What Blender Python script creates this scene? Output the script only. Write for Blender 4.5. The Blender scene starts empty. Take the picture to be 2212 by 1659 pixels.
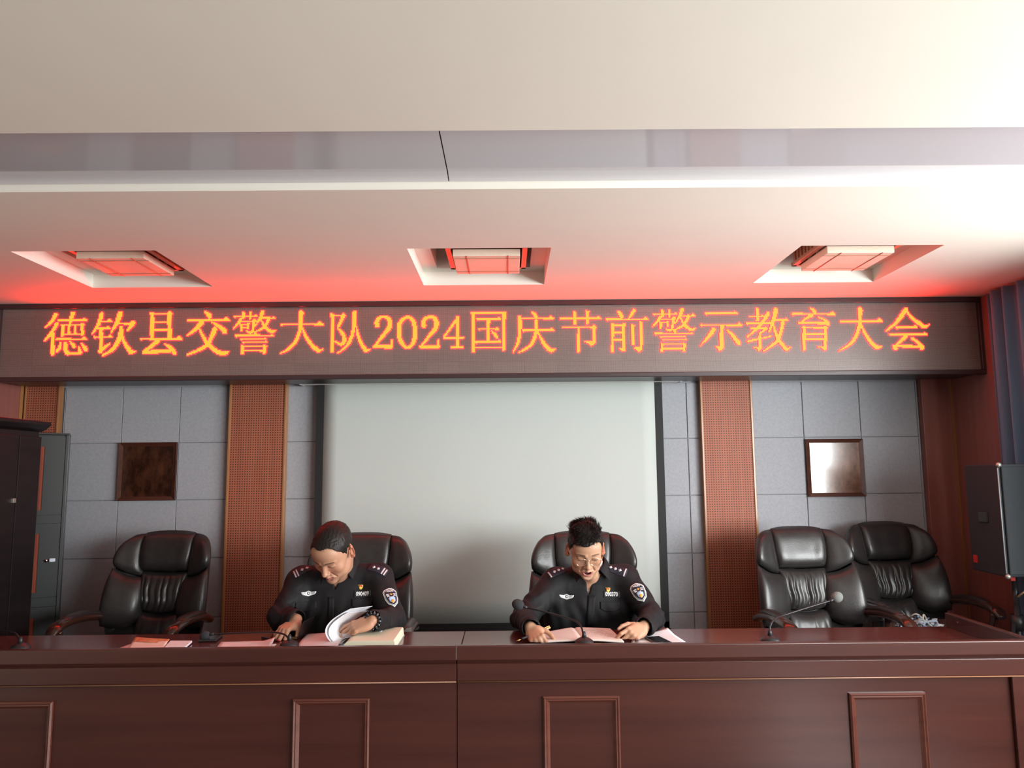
import bpy, bmesh, math, random
import numpy as np
from mathutils import Vector, Matrix, Euler
from mathutils.bvhtree import BVHTree

SC = bpy.context.scene
# ------------------------------------------------------------------ camera
CAM_Z, FOCAL, PITCH, YAW, ROLL = 1.5, 1607.27, 0.1175146, -0.00567168, 0.00885534
def _cam_axes():
    cy, sy = math.cos(YAW), math.sin(YAW)
    rz = np.array([[cy, sy, 0], [-sy, cy, 0], [0, 0, 1]])
    c, s = math.cos(PITCH), math.sin(PITCH)
    m = np.array([[1, 0, 0], [0, s, -c], [0, c, s]]) @ rz
    cr, sr = math.cos(ROLL), math.sin(ROLL)
    return np.array([[cr, sr, 0], [-sr, cr, 0], [0, 0, 1]]) @ m      # rows: right, down, forward
AX = _cam_axes()
cam_data = bpy.data.cameras.new('camera')
cam_data.sensor_width = 36.0
cam_data.lens = 36.0 * FOCAL / 2212.0
cam_data.clip_start = 0.05
cam = bpy.data.objects.new('camera', cam_data)
SC.collection.objects.link(cam)
cam.matrix_world = Matrix(((AX[0][0], -AX[1][0], -AX[2][0], 0), (AX[0][1], -AX[1][1], -AX[2][1], 0),
                           (AX[0][2], -AX[1][2], -AX[2][2], CAM_Z), (0, 0, 0, 1)))
SC.camera = cam
# ------------------------------------------------------------------ view, world, daylight
SC.view_settings.view_transform = 'Standard'
SC.view_settings.look = 'None'
SC.view_settings.gamma = 1.0
SC.view_settings.use_curve_mapping = False
SC.view_settings.exposure = 0.10
SC.cycles.max_bounces = 8
SC.cycles.diffuse_bounces = 5
SC.cycles.glossy_bounces = 4
SC.cycles.transmission_bounces = 6
SC.cycles.caustics_reflective = False
SC.cycles.caustics_refractive = False
SC.cycles.sample_clamp_indirect = 6.0
SC.cycles.use_denoising = True
world = bpy.data.worlds.new('daylight')
SC.world = world
world.use_nodes = True
world.node_tree.nodes['Background'].inputs[0].default_value = (0.86, 0.93, 1.0, 1)
world.node_tree.nodes['Background'].inputs[1].default_value = 1.2
def area_light(name, loc, aim, sx, sy, watts, col, spread=180):
    l = bpy.data.lights.new(name, 'AREA'); l.shape = 'RECTANGLE'
    l.size, l.size_y, l.energy, l.color = sx, sy, watts, col
    l.spread = math.radians(spread)
    o = bpy.data.objects.new(name, l); SC.collection.objects.link(o)
    o.location = loc
    o.rotation_euler = (Vector(aim) - Vector(loc)).to_track_quat('-Z', 'Y').to_euler()
    return o
# daylight through the row of windows on the right wall, plus a weak added fill lamp behind the camera
area_light('window_daylight', (3.85, 2.2, 1.55), (-1.5, 3.5, 1.35), 3.0, 1.5, 235, (0.97, 1.0, 0.985))
area_light('window_daylight', (3.85, -0.9, 1.6), (-0.8, 3.4, 1.4), 3.0, 1.6, 300, (0.97, 1.0, 0.985))
area_light('hall_fill', (0.6, -3.6, 1.7), (0.2, 3, 1.5), 4.5, 1.6, 8, (0.95, 0.98, 1.0))  # added fill lamp, the wall behind it has no window

# ------------------------------------------------------------------ helpers
def pt(px, py, Y):                                   # a point of the photograph at depth Y
    d = AX.T @ np.array([(px - 1106) / FOCAL, (py - 829.5) / FOCAL, 1.0])
    return Vector((d[0] * Y / d[1], Y, CAM_Z + d[2] * Y / d[1]))
def pz(px, py, Z):                                   # the same at height Z
    d = AX.T @ np.array([(px - 1106) / FOCAL, (py - 829.5) / FOCAL, 1.0])
    k = (Z - CAM_Z) / d[2]
    return Vector((d[0] * k, d[1] * k, Z))

def material(name, col, rough=0.5, metal=0.0, col2=None, nscale=(8, 8, 8), detail=4.0, bump=0.0, bscale=None,
             emit=None, estr=0.0, coat=0.0, spec=0.5, contrast=(0.3, 0.7), vcol=None, sheen=0.0, sss=0.0, trans=0.0):
    m = bpy.data.materials.new(name); m.use_nodes = True
    nt = m.node_tree; b = nt.nodes['Principled BSDF']; L = nt.links.new
    b.inputs['Base Color'].default_value = (*col, 1)
    b.inputs['Roughness'].default_value = rough
    b.inputs['Metallic'].default_value = metal
    b.inputs['Specular IOR Level'].default_value = spec
    b.inputs['Coat Weight'].default_value = coat
    b.inputs['Coat Roughness'].default_value = 0.12
    b.inputs['Sheen Weight'].default_value = sheen
    b.inputs['Transmission Weight'].default_value = trans
    if sss:
        b.inputs['Subsurface Weight'].default_value = sss
        b.inputs['Subsurface Radius'].default_value = (0.012, 0.004, 0.002)
    if emit:
        b.inputs['Emission Color'].default_value = (*emit, 1)
        b.inputs['Emission Strength'].default_value = estr
    tc = nt.nodes.new('ShaderNodeTexCoord')
    if col2 is not None:
        mp = nt.nodes.new('ShaderNodeMapping'); mp.inputs['Scale'].default_value = nscale
        n = nt.nodes.new('ShaderNodeTexNoise'); n.inputs['Scale'].default_value = 1.0
        n.inputs['Detail'].default_value = detail; n.inputs['Roughness'].default_value = 0.6
        r = nt.nodes.new('ShaderNodeValToRGB')
        r.color_ramp.elements[0].position, r.color_ramp.elements[1].position = contrast
        r.color_ramp.elements[0].color = (*col, 1); r.color_ramp.elements[1].color = (*col2, 1)
        L(tc.outputs['Object'], mp.inputs[0]); L(mp.outputs[0], n.inputs['Vector'])
        L(n.outputs['Fac'], r.inputs[0]); L(r.outputs[0], b.inputs['Base Color'])
    if vcol:
        a = nt.nodes.new('ShaderNodeVertexColor'); a.layer_name = vcol
        L(a.outputs[0], b.inputs['Base Color'])
    if bump:
        mp2 = nt.nodes.new('ShaderNodeMapping'); mp2.inputs['Scale'].default_value = bscale or nscale
        n2 = nt.nodes.new('ShaderNodeTexNoise'); n2.inputs['Scale'].default_value = 1.0; n2.inputs['Detail'].default_value = 3
        bp = nt.nodes.new('ShaderNodeBump'); bp.inputs['Strength'].default_value = bump; bp.inputs['Distance'].default_value = 0.004
        L(tc.outputs['Object'], mp2.inputs[0]); L(mp2.outputs[0], n2.inputs['Vector'])
        L(n2.outputs['Fac'], bp.inputs['Height']); L(bp.outputs[0], b.inputs['Normal'])
    return m

class G:                                             # collects faces, then becomes ONE mesh object
    def __init__(s): s.v = []; s.f = []; s.mi = []; s.sm = []
    def add(s, vs, fs, mi=0, smooth=False):
        o = len(s.v); s.v += [tuple(p) for p in vs]
        for f in fs: s.f.append(tuple(i + o for i in f)); s.mi.append(mi); s.sm.append(smooth)
        return s
    def box(s, x0, x1, y0, y1, z0, z1, mi=0, M=None):
        vs = [Vector((x, y, z)) for z in (z0, z1) for y in (y0, y1) for x in (x0, x1)]
        if M is not None: vs = [M @ p for p in vs]
        return s.add(vs, [(0, 2, 3, 1), (4, 5, 7, 6), (0, 1, 5, 4), (2, 6, 7, 3), (0, 4, 6, 2), (1, 3, 7, 5)], mi)
    def grid(s, P, mi=0, smooth=True, closeu=False, closev=False):      # P[row][col]
        R, C = len(P), len(P[0]); fs = []
        for i in range(R if closev else R - 1):
            for j in range(C if closeu else C - 1):
                a, b = i * C + j, i * C + (j + 1) % C
                c, d = ((i + 1) % R) * C + (j + 1) % C, ((i + 1) % R) * C + j
                fs.append((a, b, c, d))
        return s.add([p for r in P for p in r], fs, mi, smooth)
    def tube(s, pts, rad, n=10, mi=0, ell=(1, 1), up=(0, 0, 1), cap=True):
        pts = [Vector(p) for p in pts]
        if not hasattr(rad, '__len__'): rad = [rad] * len(pts)
        rows = []; pu = Vector(up)
        for i, p in enumerate(pts):
            t = (pts[min(i + 1, len(pts) - 1)] - pts[max(i - 1, 0)]).normalized()
            a = pu.cross(t)
            if a.length < 1e-4: a = Vector((1, 0.01, 0)).cross(t)
            a.normalize(); b = t.cross(a).normalized()
            rows.append([p + a * (rad[i] * ell[0] * math.cos(q)) + b * (rad[i] * ell[1] * math.sin(q))
                         for q in [2 * math.pi * k / n for k in range(n)]])
        o = len(s.v); s.grid(rows, mi, True, closeu=True)
        if cap:
            s.f.append(tuple(o + k for k in range(n))[::-1]); s.mi.append(mi); s.sm.append(False)
            q = o + (len(rows) - 1) * n
            s.f.append(tuple(q + k for k in range(n))); s.mi.append(mi); s.sm.append(False)
        return s
    def lathe(s, prof, n=24, mi=0, M=None, smooth=True):                # prof = (r, z) list, around local Z
        rows = [[Vector((r * math.cos(2 * math.pi * k / n), r * math.sin(2 * math.pi * k / n), z)) for k in range(n)] for r, z in prof]
        if M is not None: rows = [[M @ p for p in r] for r in rows]
        return s.grid(rows, mi, smooth, closeu=True)
    def prism(s, poly, a0, a1, axis='y', mi=0):                         # polygon (u,v) extruded along an axis
        def mk(u, v, w): return {'y': (u, w, v), 'x': (w, u, v), 'z': (u, v, w)}[axis]
        n = len(poly); vs = [mk(u, v, a0) for u, v in poly] + [mk(u, v, a1) for u, v in poly]
        fs = [tuple(range(n))[::-1], tuple(range(n, 2 * n))] + [(i, (i + 1) % n, n + (i + 1) % n, n + i) for i in range(n)]
        return s.add(vs, fs, mi)
    def ball(s, c, r, mi=0, n=16, m=10, M=None):
        if not hasattr(r, '__len__'): r = (r, r, r)
        rows = []
        for i in range(m + 1):
            th = math.pi * (i / m); th = min(max(th, 0.02), math.pi - 0.02)
            row = [Vector((r[0] * math.sin(th) * math.cos(2 * math.pi * k / n), r[1] * math.sin(th) * math.sin(2 * math.pi * k / n), -r[2] * math.cos(th))) for k in range(n)]
            rows.append([(M @ p if M is not None else p) + Vector(c) for p in row])
        return s.grid(rows, mi, True, closeu=True)

def obj(name, g, mats, parent=None, bevel=0.0, sub=0, solid=0.0, origin=None, fixn=True):
    me = bpy.data.meshes.new(name)
    vs = g.v
    if origin is not None:
        ox, oy, oz = origin; vs = [(x - ox, y - oy, z - oz) for x, y, z in vs]
    me.from_pydata(vs, [], g.f)
    if not isinstance(mats, (list, tuple)): mats = [mats]
    for m in mats: me.materials.append(m)
    me.polygons.foreach_set('material_index', g.mi)
    me.polygons.foreach_set('use_smooth', g.sm)
    me.update()
    if fixn:
        bm = bmesh.new(); bm.from_mesh(me); bmesh.ops.recalc_face_normals(bm, faces=bm.faces); bm.to_mesh(me); bm.free()
    o = bpy.data.objects.new(name, me); SC.collection.objects.link(o)
    if origin is not None: o.location = origin
    if parent is not None: o.parent = parent
    if solid:
        md = o.modifiers.new('solid', 'SOLIDIFY'); md.thickness = solid; md.offset = 0
    if bevel:
        md = o.modifiers.new('bevel', 'BEVEL'); md.width = bevel; md.segments = 2; md.limit_method = 'ANGLE'; md.angle_limit = math.radians(40)
    if sub:
        md = o.modifiers.new('sub', 'SUBSURF'); md.levels = sub; md.render_levels = sub
    return o
def thing(name, label, cat, loc=(0, 0, 0), rz=0.0, group=None):
    o = bpy.data.objects.new(name, None); SC.collection.objects.link(o)
    o.empty_display_size = 0.1
    o.location = loc; o.rotation_euler = (0, 0, rz)
    return tag(o, label, cat, group)
def tag(o, label, cat, group=None):
    o['label'] = label; o['category'] = cat
    if group: o['group'] = group
    return o
def struct(name, g, mats, **k):
    o = obj(name, g, mats, **k); o['kind'] = 'structure'; return o
def dup(root, loc, rz, label, group=None):
    def cp(o, par):
        c = o.copy(); SC.collection.objects.link(c)
        if par is not None: c.parent = par
        for ch in list(o.children): cp(ch, c)
        return c
    r = cp(root, None); r.location = loc; r.rotation_euler = (0, 0, rz); r['label'] = label
    if group: r['group'] = group
    return r
def catmull(pts, n=8):
    P = [np.array(p, float) for p in pts]; out = []
    for i in range(len(P) - 1):
        p0, p1, p2, p3 = P[max(i - 1, 0)], P[i], P[i + 1], P[min(i + 2, len(P) - 1)]
        for k in range(n):
            t = k / n
            out.append(0.5 * ((2 * p1) + (p2 - p0) * t + (2 * p0 - 5 * p1 + 4 * p2 - p3) * t * t + (3 * p1 - p0 - 3 * p2 + p3) * t ** 3))
    out.append(P[-1]); return out
def lerp(a, b, t): return a + (b - a) * t
def text_mesh(body, size=1.0, extrude=0.0, bold=0.0):                    # letters as (verts, faces) in a plane, centred
    cu = bpy.data.curves.new('lettering', 'FONT'); cu.body = body; cu.size = size
    cu.align_x = 'CENTER'; cu.align_y = 'CENTER'; cu.extrude = extrude; cu.offset = bold; cu.resolution_u = 3
    o = bpy.data.objects.new('lettering', cu); SC.collection.objects.link(o)
    dg = bpy.context.evaluated_depsgraph_get(); dg.update()
    me = bpy.data.meshes.new_from_object(o.evaluated_get(dg))
    vs = [tuple(v.co) for v in me.vertices]; fs = [tuple(p.vertices) for p in me.polygons]
    bpy.data.objects.remove(o); bpy.data.meshes.remove(me); bpy.data.curves.remove(cu)
    return vs, fs

# ------------------------------------------------------------------ materials
def wood(name, c1, c2, rough=0.3, axis='x', coat=0.2, fine=1.0, bump=0.05):
    sc = {'x': (1.2, 22, 22), 'y': (22, 1.2, 22), 'z': (22, 22, 1.2)}[axis]
    return material(name, c1, rough, col2=c2, nscale=tuple(v * fine for v in sc), detail=6, bump=bump, coat=coat)
M_ceil = material('cream plaster', (0.80, 0.75, 0.665), 0.75, col2=(0.765, 0.715, 0.63), nscale=(1.1, 1.1, 1.1), bump=0.02, bscale=(6, 6, 6))
M_recess = material('white plaster', (0.80, 0.775, 0.70), 0.8)
M_soffit = material('glossy lilac grey panel', (0.52, 0.475, 0.50), 0.06, spec=0.4)
M_edge = material('lilac grey panel edge', (0.60, 0.57, 0.59), 0.3)
M_black = material('black seam', (0.02, 0.02, 0.02), 0.6)
M_tile = material('grey felt acoustic tile', (0.34, 0.35, 0.385), 0.9, col2=(0.40, 0.41, 0.445), nscale=(60, 60, 60), bump=0.25, bscale=(160, 160, 160), sheen=0.15)
M_floor = material('dark floor tile', (0.15, 0.13, 0.12), 0.3)
M_wallp = material('cream wall paint', (0.5, 0.47, 0.41), 0.85)
M_redwood = wood('red brown veneer', (0.24, 0.082, 0.068), (0.30, 0.105, 0.085), 0.4, 'z', 0.1)
M_desk = wood('dark mahogany lacquer', (0.046, 0.0115, 0.009), (0.068, 0.018, 0.013), 0.27, 'x', 0.25, 0.7, 0.02)
M_desktop = wood('polished mahogany top', (0.085, 0.019, 0.015), (0.115, 0.027, 0.021), 0.2, 'x', 0.35, 0.6, 0.0)
M_mould = wood('mahogany moulding', (0.095, 0.026, 0.018), (0.13, 0.038, 0.025), 0.25, 'x', 0.3)
M_gold = wood('golden brown edge strip', (0.30, 0.12, 0.045), (0.42, 0.19, 0.07), 0.3, 'z', 0.3)
M_leather = material('black leather', (0.022, 0.019, 0.019), 0.36, col2=(0.03, 0.027, 0.027), nscale=(30, 30, 30), bump=0.12, bscale=(140, 140, 140), coat=0.1)
M_darkwood = wood('dark polished armrest wood', (0.035, 0.014, 0.01), (0.055, 0.022, 0.014), 0.16, 'y', 0.5)
M_plastic = material('black plastic', (0.018, 0.018, 0.02), 0.4)
M_foam = material('black foam windscreen', (0.03, 0.03, 0.034), 0.95, bump=0.6, bscale=(400, 400, 400))
M_chrome = material('chrome', (0.75, 0.75, 0.75), 0.15, 1.0)
M_paper = material('white paper', (0.80, 0.80, 0.84), 0.8)
M_paper_red = material('white paper with painted red light', (0.80, 0.68, 0.70), 0.8)  # the sign's red light on white paper, put into the colour
M_cream = material('cream page block', (0.80, 0.76, 0.58), 0.8, col2=(0.70, 0.66, 0.50), nscale=(2, 2, 900), detail=1)

def perforated(name, c1, c2):
    m = wood(name, c1, c2, 0.6, 'z', 0.0); nt = m.node_tree; L = nt.links.new
    b = nt.nodes['Principled BSDF']; src = b.inputs['Base Color'].links[0].from_socket
    tc = nt.nodes.new('ShaderNodeTexCoord'); sp = nt.nodes.new('ShaderNodeSeparateXYZ'); L(tc.outputs['Object'], sp.inputs[0])
    def mth(op, a, bb=None):
        n = nt.nodes.new('ShaderNodeMath'); n.operation = op
        for i, v in enumerate((a, bb)):
            if v is None: continue
            if isinstance(v, (int, float)): n.inputs[i].default_value = v
            else: L(v, n.inputs[i])
        return n.outputs[0]
    q = []
    for ax in ('X', 'Z'):
        fr = mth('FRACT', mth('MULTIPLY', sp.outputs[ax], 1 / 0.0164))
        q.append(mth('POWER', mth('SUBTRACT', fr, 0.5), 2))
    hole = mth('LESS_THAN', mth('ADD', q[0], q[1]), 0.052)
    mx = nt.nodes.new('ShaderNodeMix'); mx.data_type = 'RGBA'
    L(hole, mx.inputs['Factor']); L(src, mx.inputs['A']); mx.inputs['B'].default_value = (0.012, 0.006, 0.005, 1)
    L(mx.outputs['Result'], b.inputs['Base Color'])
    return m
M_perf = perforated('perforated orange brown veneer', (0.34, 0.098, 0.052), (0.43, 0.135, 0.075))
# ================================================================== the room
LX, RX, DY, CZB, CZS = -3.32, 3.05, 5.12, 2.59, 2.632     # walls, back wall, ceiling, soffit
REC = [(-2.07, 3.905), (-0.135, 3.912), (1.80, 3.903)]     # the three lamp recesses
RW, RD = 0.705, 0.722
def build_room():
    # back wall: felt tiles as bevelled slabs in front of a backing
    g = G(); g.box(LX - .1, RX + .1, DY + .012, DY + .12, 0, 2.75)
    sx, sz, z0 = 0.395, 0.387, 1.331
    for a, b, ref in ((-3.056, -1.913, -2.653), (-1.53, 1.33, -1.53), (1.683, 2.839, 2.036)):
        xs = [a]; k = math.ceil((a - ref) / sx + 0.02)
        while ref + k * sx < b - 0.01: xs.append(ref + k * sx); k += 1
        xs.append(b)
        zs = [0.02] + [z0 + i * sz for i in range(-3, 3)] + [2.112, 2.6]
        zs = sorted(set(round(z, 4) for z in zs))
        for i in range(len(xs) - 1):
            for j in range(len(zs) - 1):
                if zs[j + 1] - zs[j] < .03: continue
                c = .0028
                x0, x1, w0, w1 = xs[i] + .0008, xs[i + 1] - .0008, zs[j] + .0008, zs[j + 1] - .0008
                vs = [(x0, DY + .011, w0), (x1, DY + .011, w0), (x1, DY + .011, w1), (x0, DY + .011, w1),
                      (x0 + c, DY, w0 + c), (x1 - c, DY, w0 + c), (x1 - c, DY, w1 - c), (x0 + c, DY, w1 - c)]
                g.add(vs, [(4, 5, 6, 7), (0, 1, 5, 4), (1, 2, 6, 5), (2, 3, 7, 6), (3, 0, 4, 7)])
    struct('wall_back', g, M_tile)
    g = G(); g.box(LX - .1, RX + .1, -4.2, DY + .1, -.1, 0); struct('floor', g, M_floor)
    g = G(); g.box(LX - .1, LX, -4.2, DY + .1, 0, 2.75); struct('wall_left', g, M_wallp)
    g = G(); g.box(LX - .1, RX + .1, -4.2, -4.1, 0, 2.75)
    struct('wall_front', g, M_wallp)
    # right wall with its window opening; wood veneer on the last bit towards the back wall
    g = G(); wy0, wy1, wz0, wz1 = -2.6, 3.9, 0.85, 2.3
    g.box(RX, RX + .12, -4.2, wy0, 0, 2.75); g.box(RX, RX + .12, wy1, DY + .1, 0, 2.75)
    g.box(RX, RX + .12, wy0, wy1, 0, wz0); g.box(RX, RX + .12, wy0, wy1, wz1, 2.75)
    struct('wall_right', g, M_wallp)
    g = G()
    for a, b, c, d in ((wy0, wy1, wz0, wz0 + .05), (wy0, wy1, wz1 - .05, wz1)): g.box(RX + .03, RX + .09, a, b, c, d)
    for y in np.linspace(wy0, wy1 - .05, 4): g.box(RX + .03, RX + .09, y, y + .05, wz0, wz1)
    struct('window_1', g, material('white window frame', (.7, .7, .68), .4))
    # ceiling over the platform, with three stepped square recesses
    yb = 2.777
    xs = sorted([LX - .1, RX + .1] + [c[0] + s * RW / 2 for c in REC for s in (-1, 1)])
    ys = [yb, 3.904 - RD / 2, 3.904 + RD / 2, DY + .1]
    g = G(); z = CZB
    for i in range(len(xs) - 1):
        for j in range(3):
            if j == 1 and i in (1, 3, 5): continue
            g.add([(xs[i], ys[j], z), (xs[i + 1], ys[j], z), (xs[i + 1], ys[j + 1], z), (xs[i], ys[j + 1], z)], [(0, 1, 2, 3)])
    for i in (1, 3, 5):
        x0, x1, y0, y1 = xs[i], xs[i + 1], ys[1], ys[2]; z1, z2, m = z + .08, z + .19, .085
        def ring(x0, x1, y0, y1, za, zb):
            for p, q in (((x0, y0), (x1, y0)), ((x1, y0), (x1, y1)), ((x1, y1), (x0, y1)), ((x0, y1), (x0, y0))):
                g.add([(*p, za), (*q, za), (*q, zb), (*p, zb)], [(0, 1, 2, 3)], 1)
        ring(x0, x1, y0, y1, z, z1)
        X0, X1, Y0, Y1 = x0 + m, x1 - m, y0 + m, y1 - m
        for a, b, c, d in ((x0, x1, y0, Y0), (x0, x1, Y1, y1), (x0, X0, Y0, Y1), (X1, x1, Y0, Y1)):
            g.add([(a, c, z1), (b, c, z1), (b, d, z1), (a, d, z1)], [(0, 1, 2, 3)], 1)
        ring(X0, X1, Y0, Y1, z1, z2)
        g.add([(X0, Y0, z2), (X1, Y0, z2), (X1, Y1, z2), (X0, Y1, z2)], [(0, 1, 2, 3)], 1)
    g.add([(LX - .1, yb, z), (RX + .1, yb, z), (RX + .1, yb, z + .05), (LX - .1, yb, z + .05)], [(0, 1, 2, 3)], 1)
    g.box(LX - .1, RX + .1, yb, DY + .1, z + .2, z + .24)
    # ceiling of the hall, nearer than the glossy panels
    g.box(LX - .1, RX + .1, -4.2, 2.262, CZB - .008, CZB + .04)
    struct('ceiling', g, [M_ceil, M_recess], fixn=False)
    # glossy soffit panels between the two ceilings
    seams = [LX - .1, -.222, 2.32, RX + .1]
    n = 0
    for i in range(3):
        n += 1
        g = G(); a, b = seams[i] + .0022, seams[i + 1] - .0022
        pr = [(2.24, CZS), (2.705, CZS), (2.774, CZS - .012), (2.774, CZS + .02), (2.24, CZS + .02)]
        g.prism(pr, a, b, 'x')
        for q in range(len(g.f)):
            if q == 3: g.mi[q] = 1
        struct('trim_%d' % n, g, [M_soffit, M_edge])
    g = G(); g.box(LX - .1, RX + .1, 2.2, 2.785, CZS + .022, CZS + .05); struct('trim_%d' % (n + 1), g, M_black)
    g = G(); g.box(-1.53, 1.33, DY - .012, DY - .001, 0.0, .10); g.box(1.69, 2.83, DY - .012, DY - .001, 0, .1); g.box(-3.05, -1.92, DY - .012, DY - .001, 0, .1)
    struct('baseboard_back', g, M_redwood)

    # perforated pilasters with golden edge strips
    def pilaster(x0, x1, label, strip=0.016):
        cx = (x0 + x1) / 2
        t = thing('wooden_pilaster', label, 'pilaster', (cx, DY, 0))
        w = (x1 - x0) / 2
        g = G(); g.box(-w + strip, w - strip, -.045, -.0005, .0, 2.585); obj('perforated_panel', g, M_perf, t)
        for s in (-1, 1):
            g = G(); g.box(*sorted((s * w, s * (w - strip))), -.052, -.0005, 0, 2.585); obj('edge_strip', g, M_gold, t, bevel=.003)
        return t
    pilaster(-1.905, -1.512, 'perforated orange brown pilaster left of the projection screen, behind the bowed man')
    pilaster(1.318, 1.676, 'perforated orange brown pilaster right of the projection screen, beside two empty chairs')
    pilaster(-3.30, -3.062, 'perforated orange pilaster in the left corner above the metal cabinet', .012)
    t = thing('wooden_pilaster', 'plain red brown veneer pilaster in the right corner behind the loudspeaker', 'pilaster', (2.945, DY, 0))
    g = G(); g.box(-.104, .104, -.05, -.0005, 0, 2.585); obj('veneer_panel', g, M_redwood, t, bevel=.003)
    g = G(); g.box(3.035, 3.0495, 5.045, 5.0695, 0, 2.585); struct('trim_6', g, M_gold)
    g = G(); g.box(3.036, 3.0498, 4.55, 5.035, 0, 2.585); struct('trim_7', g, M_redwood)

    g = G(); g.box(LX + .0005, LX + .014, 5.035, 5.0695, 0, 2.585); struct('trim_8', g, M_gold)
    g = G(); g.box(LX + .0003, LX + .013, 3.3, 5.03, 0, 2.585); struct('trim_9', g, M_redwood)

    # framed burl squares set in the tiles
    M_burl = material('dark burl veneer', (0.022, 0.007, 0.004), 0.25, col2=(0.085, 0.03, 0.015), nscale=(16, 16, 9), detail=12, coat=.5, contrast=(.38, .68))
    M_burl2 = material('brown burl veneer', (0.10, 0.04, 0.022), 0.2, col2=(0.27, 0.125, 0.075), nscale=(18, 18, 9), detail=12, coat=.6, contrast=(.36, .68))
    for cx, cz, mb, lab in ((-2.457, 1.525, M_burl, 'square dark burl wood plaque on grey tiles left of the pilaster'),
                            (2.234, 1.509, M_burl2, 'square brown burl wood plaque shining above the two empty chairs')):
        t = thing('wall_plaque', lab, 'plaque', (cx, DY, cz))
        h = .196; f = .026
        g = G(); g.box(-h + f, h - f, -.014, -.0005, -h + f, h - f); obj('burl_panel', g, mb, t)
        g = G()
        for k in range(4):
            R = Matrix.Rotation(k * math.pi / 2, 3, 'Y')
            vs = [R @ Vector(p) for p in ((-h, -.001, h), (h, -.001, h), (h - f, -.001, h - f), (-h + f, -.001, h - f),
                  (-h, -.024, h), (h, -.024, h), (h - f, -.016, h - f), (-h + f, -.016, h - f))]
            g.add(vs, [(4, 5, 6, 7), (0, 1, 5, 4), (2, 3, 7, 6), (1, 2, 6, 5), (3, 0, 4, 7)])
        obj('frame', g, wood('plaque frame wood', (0.055, .017, .010), (.085, .028, .017), .25, 'x', .3), t)

    # projection screen on the back wall
    t = thing('projection_screen', 'large white roll-down projection screen with black borders behind the two men', 'screen', (-.12, 5.05, .46))
    M_scr = material('matt white screen fabric', (0.53, 0.565, 0.545), 0.8)
    x0, x1 = -1.131, 1.121
    g = G()
    P = [[(lerp(x0, x1, i / 24), .012 * math.sin(i * .55) * (.25 + j / 10) * .35, lerp(1.66, .052, j / 10)) for i in range(25)] for j in range(11)]
    g.grid(P); obj('white_fabric', g, M_scr, t, solid=.001, fixn=False)
    g = G()
    for a, b in ((x0 - .052, x0), (x1, x1 + .052)): g.box(a, b, -.001, .001, .0, 1.66)
    g.box(x0 - .05, x1 + .05, -.001, .001, .005, .052)
    obj('black_border', g, material('black screen border', (.012, .012, .013), .7), t)
    g = G(); g.tube([(x0 - .06, 0, -.004), (x1 + .06, 0, -.004)], .014, 12); obj('bottom_bar', g, M_plastic, t)
    g = G(); g.box(x0 - .16, x1 + .17, -.04, .05, 1.64, 1.70); obj('roller_casing', g, material('white metal casing', (.75, .75, .73), .35), t, bevel=.008)
    for sx_ in (x0 - .165, x1 + .165):
        g = G(); g.box(sx_, sx_ + .02, -.042, .052, 1.637, 1.703); obj('end_cap', g, material('pale grey plastic', (.6, .6, .58), .4), t, bevel=.005)

def build_lamps():
    M_slat = wood('lamp lattice wood', (.30, .12, .07), (.40, .17, .10), .4, 'x', .1)
    M_fr = material('frosted lamp sheet', (.72, .64, .52), .55, col2=(.66, .58, .46), nscale=(14, 14, 14))
    M_fr2 = material('frosted lamp rim', (.62, .54, .42), .5)
    labs = ['square ceiling lamp in the left recess, glowing reddest', 'square ceiling lamp in the middle recess above the screen', 'square ceiling lamp in the right recess near the curtain']
    for (cx, cy), lab in zip(REC, labs):
        t = thing('ceiling_lamp', lab, 'lamp', (cx + .03, cy, CZB + .19))
        g = G(); h = .205
        z0, z1 = -.16, -.001
        n = 9
        for k in range(4):
            R = Matrix.Rotation(k * math.pi / 2, 4, 'Z')
            g.box(-h, h, -h, -h + .012, -.05, z1, 0, R); 
            for i in range(n):
                a = -h + (i + .2) * 2 * h / n
                g.box(a, a + 2 * h / n * .55, -h, -h + .012, -.115, -.05, 0, R)
        obj('lattice', g, M_slat, t)
        g = G()
        for k in range(4):
            R = Matrix.Rotation(k * math.pi / 2, 4, 'Z')
            g.box(-h - .008, h + .008, -h - .008, -h + .02, -.135, -.115, 0, R)
        obj('tray', g, M_slat, t, bevel=.002)
        g = G(); q = .176
        g.box(-q + .002, q - .002, -q + .002, q - .002, -.172, -.135)
        obj('frosted_plate', g, M_fr, t, bevel=.002)
        g = G(); w = .004; zz = (-.1745, -.171)
        g.box(-q, q, -.128, -.128 + w, *zz); g.box(-q, q, .122, .122 + w, *zz)
        g.box(-.104, -.104 + w, -q, q, *zz); g.box(.11, .11 + w, -q, q, *zz)
        obj('plate_ribs', g, M_slat, t)
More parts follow.
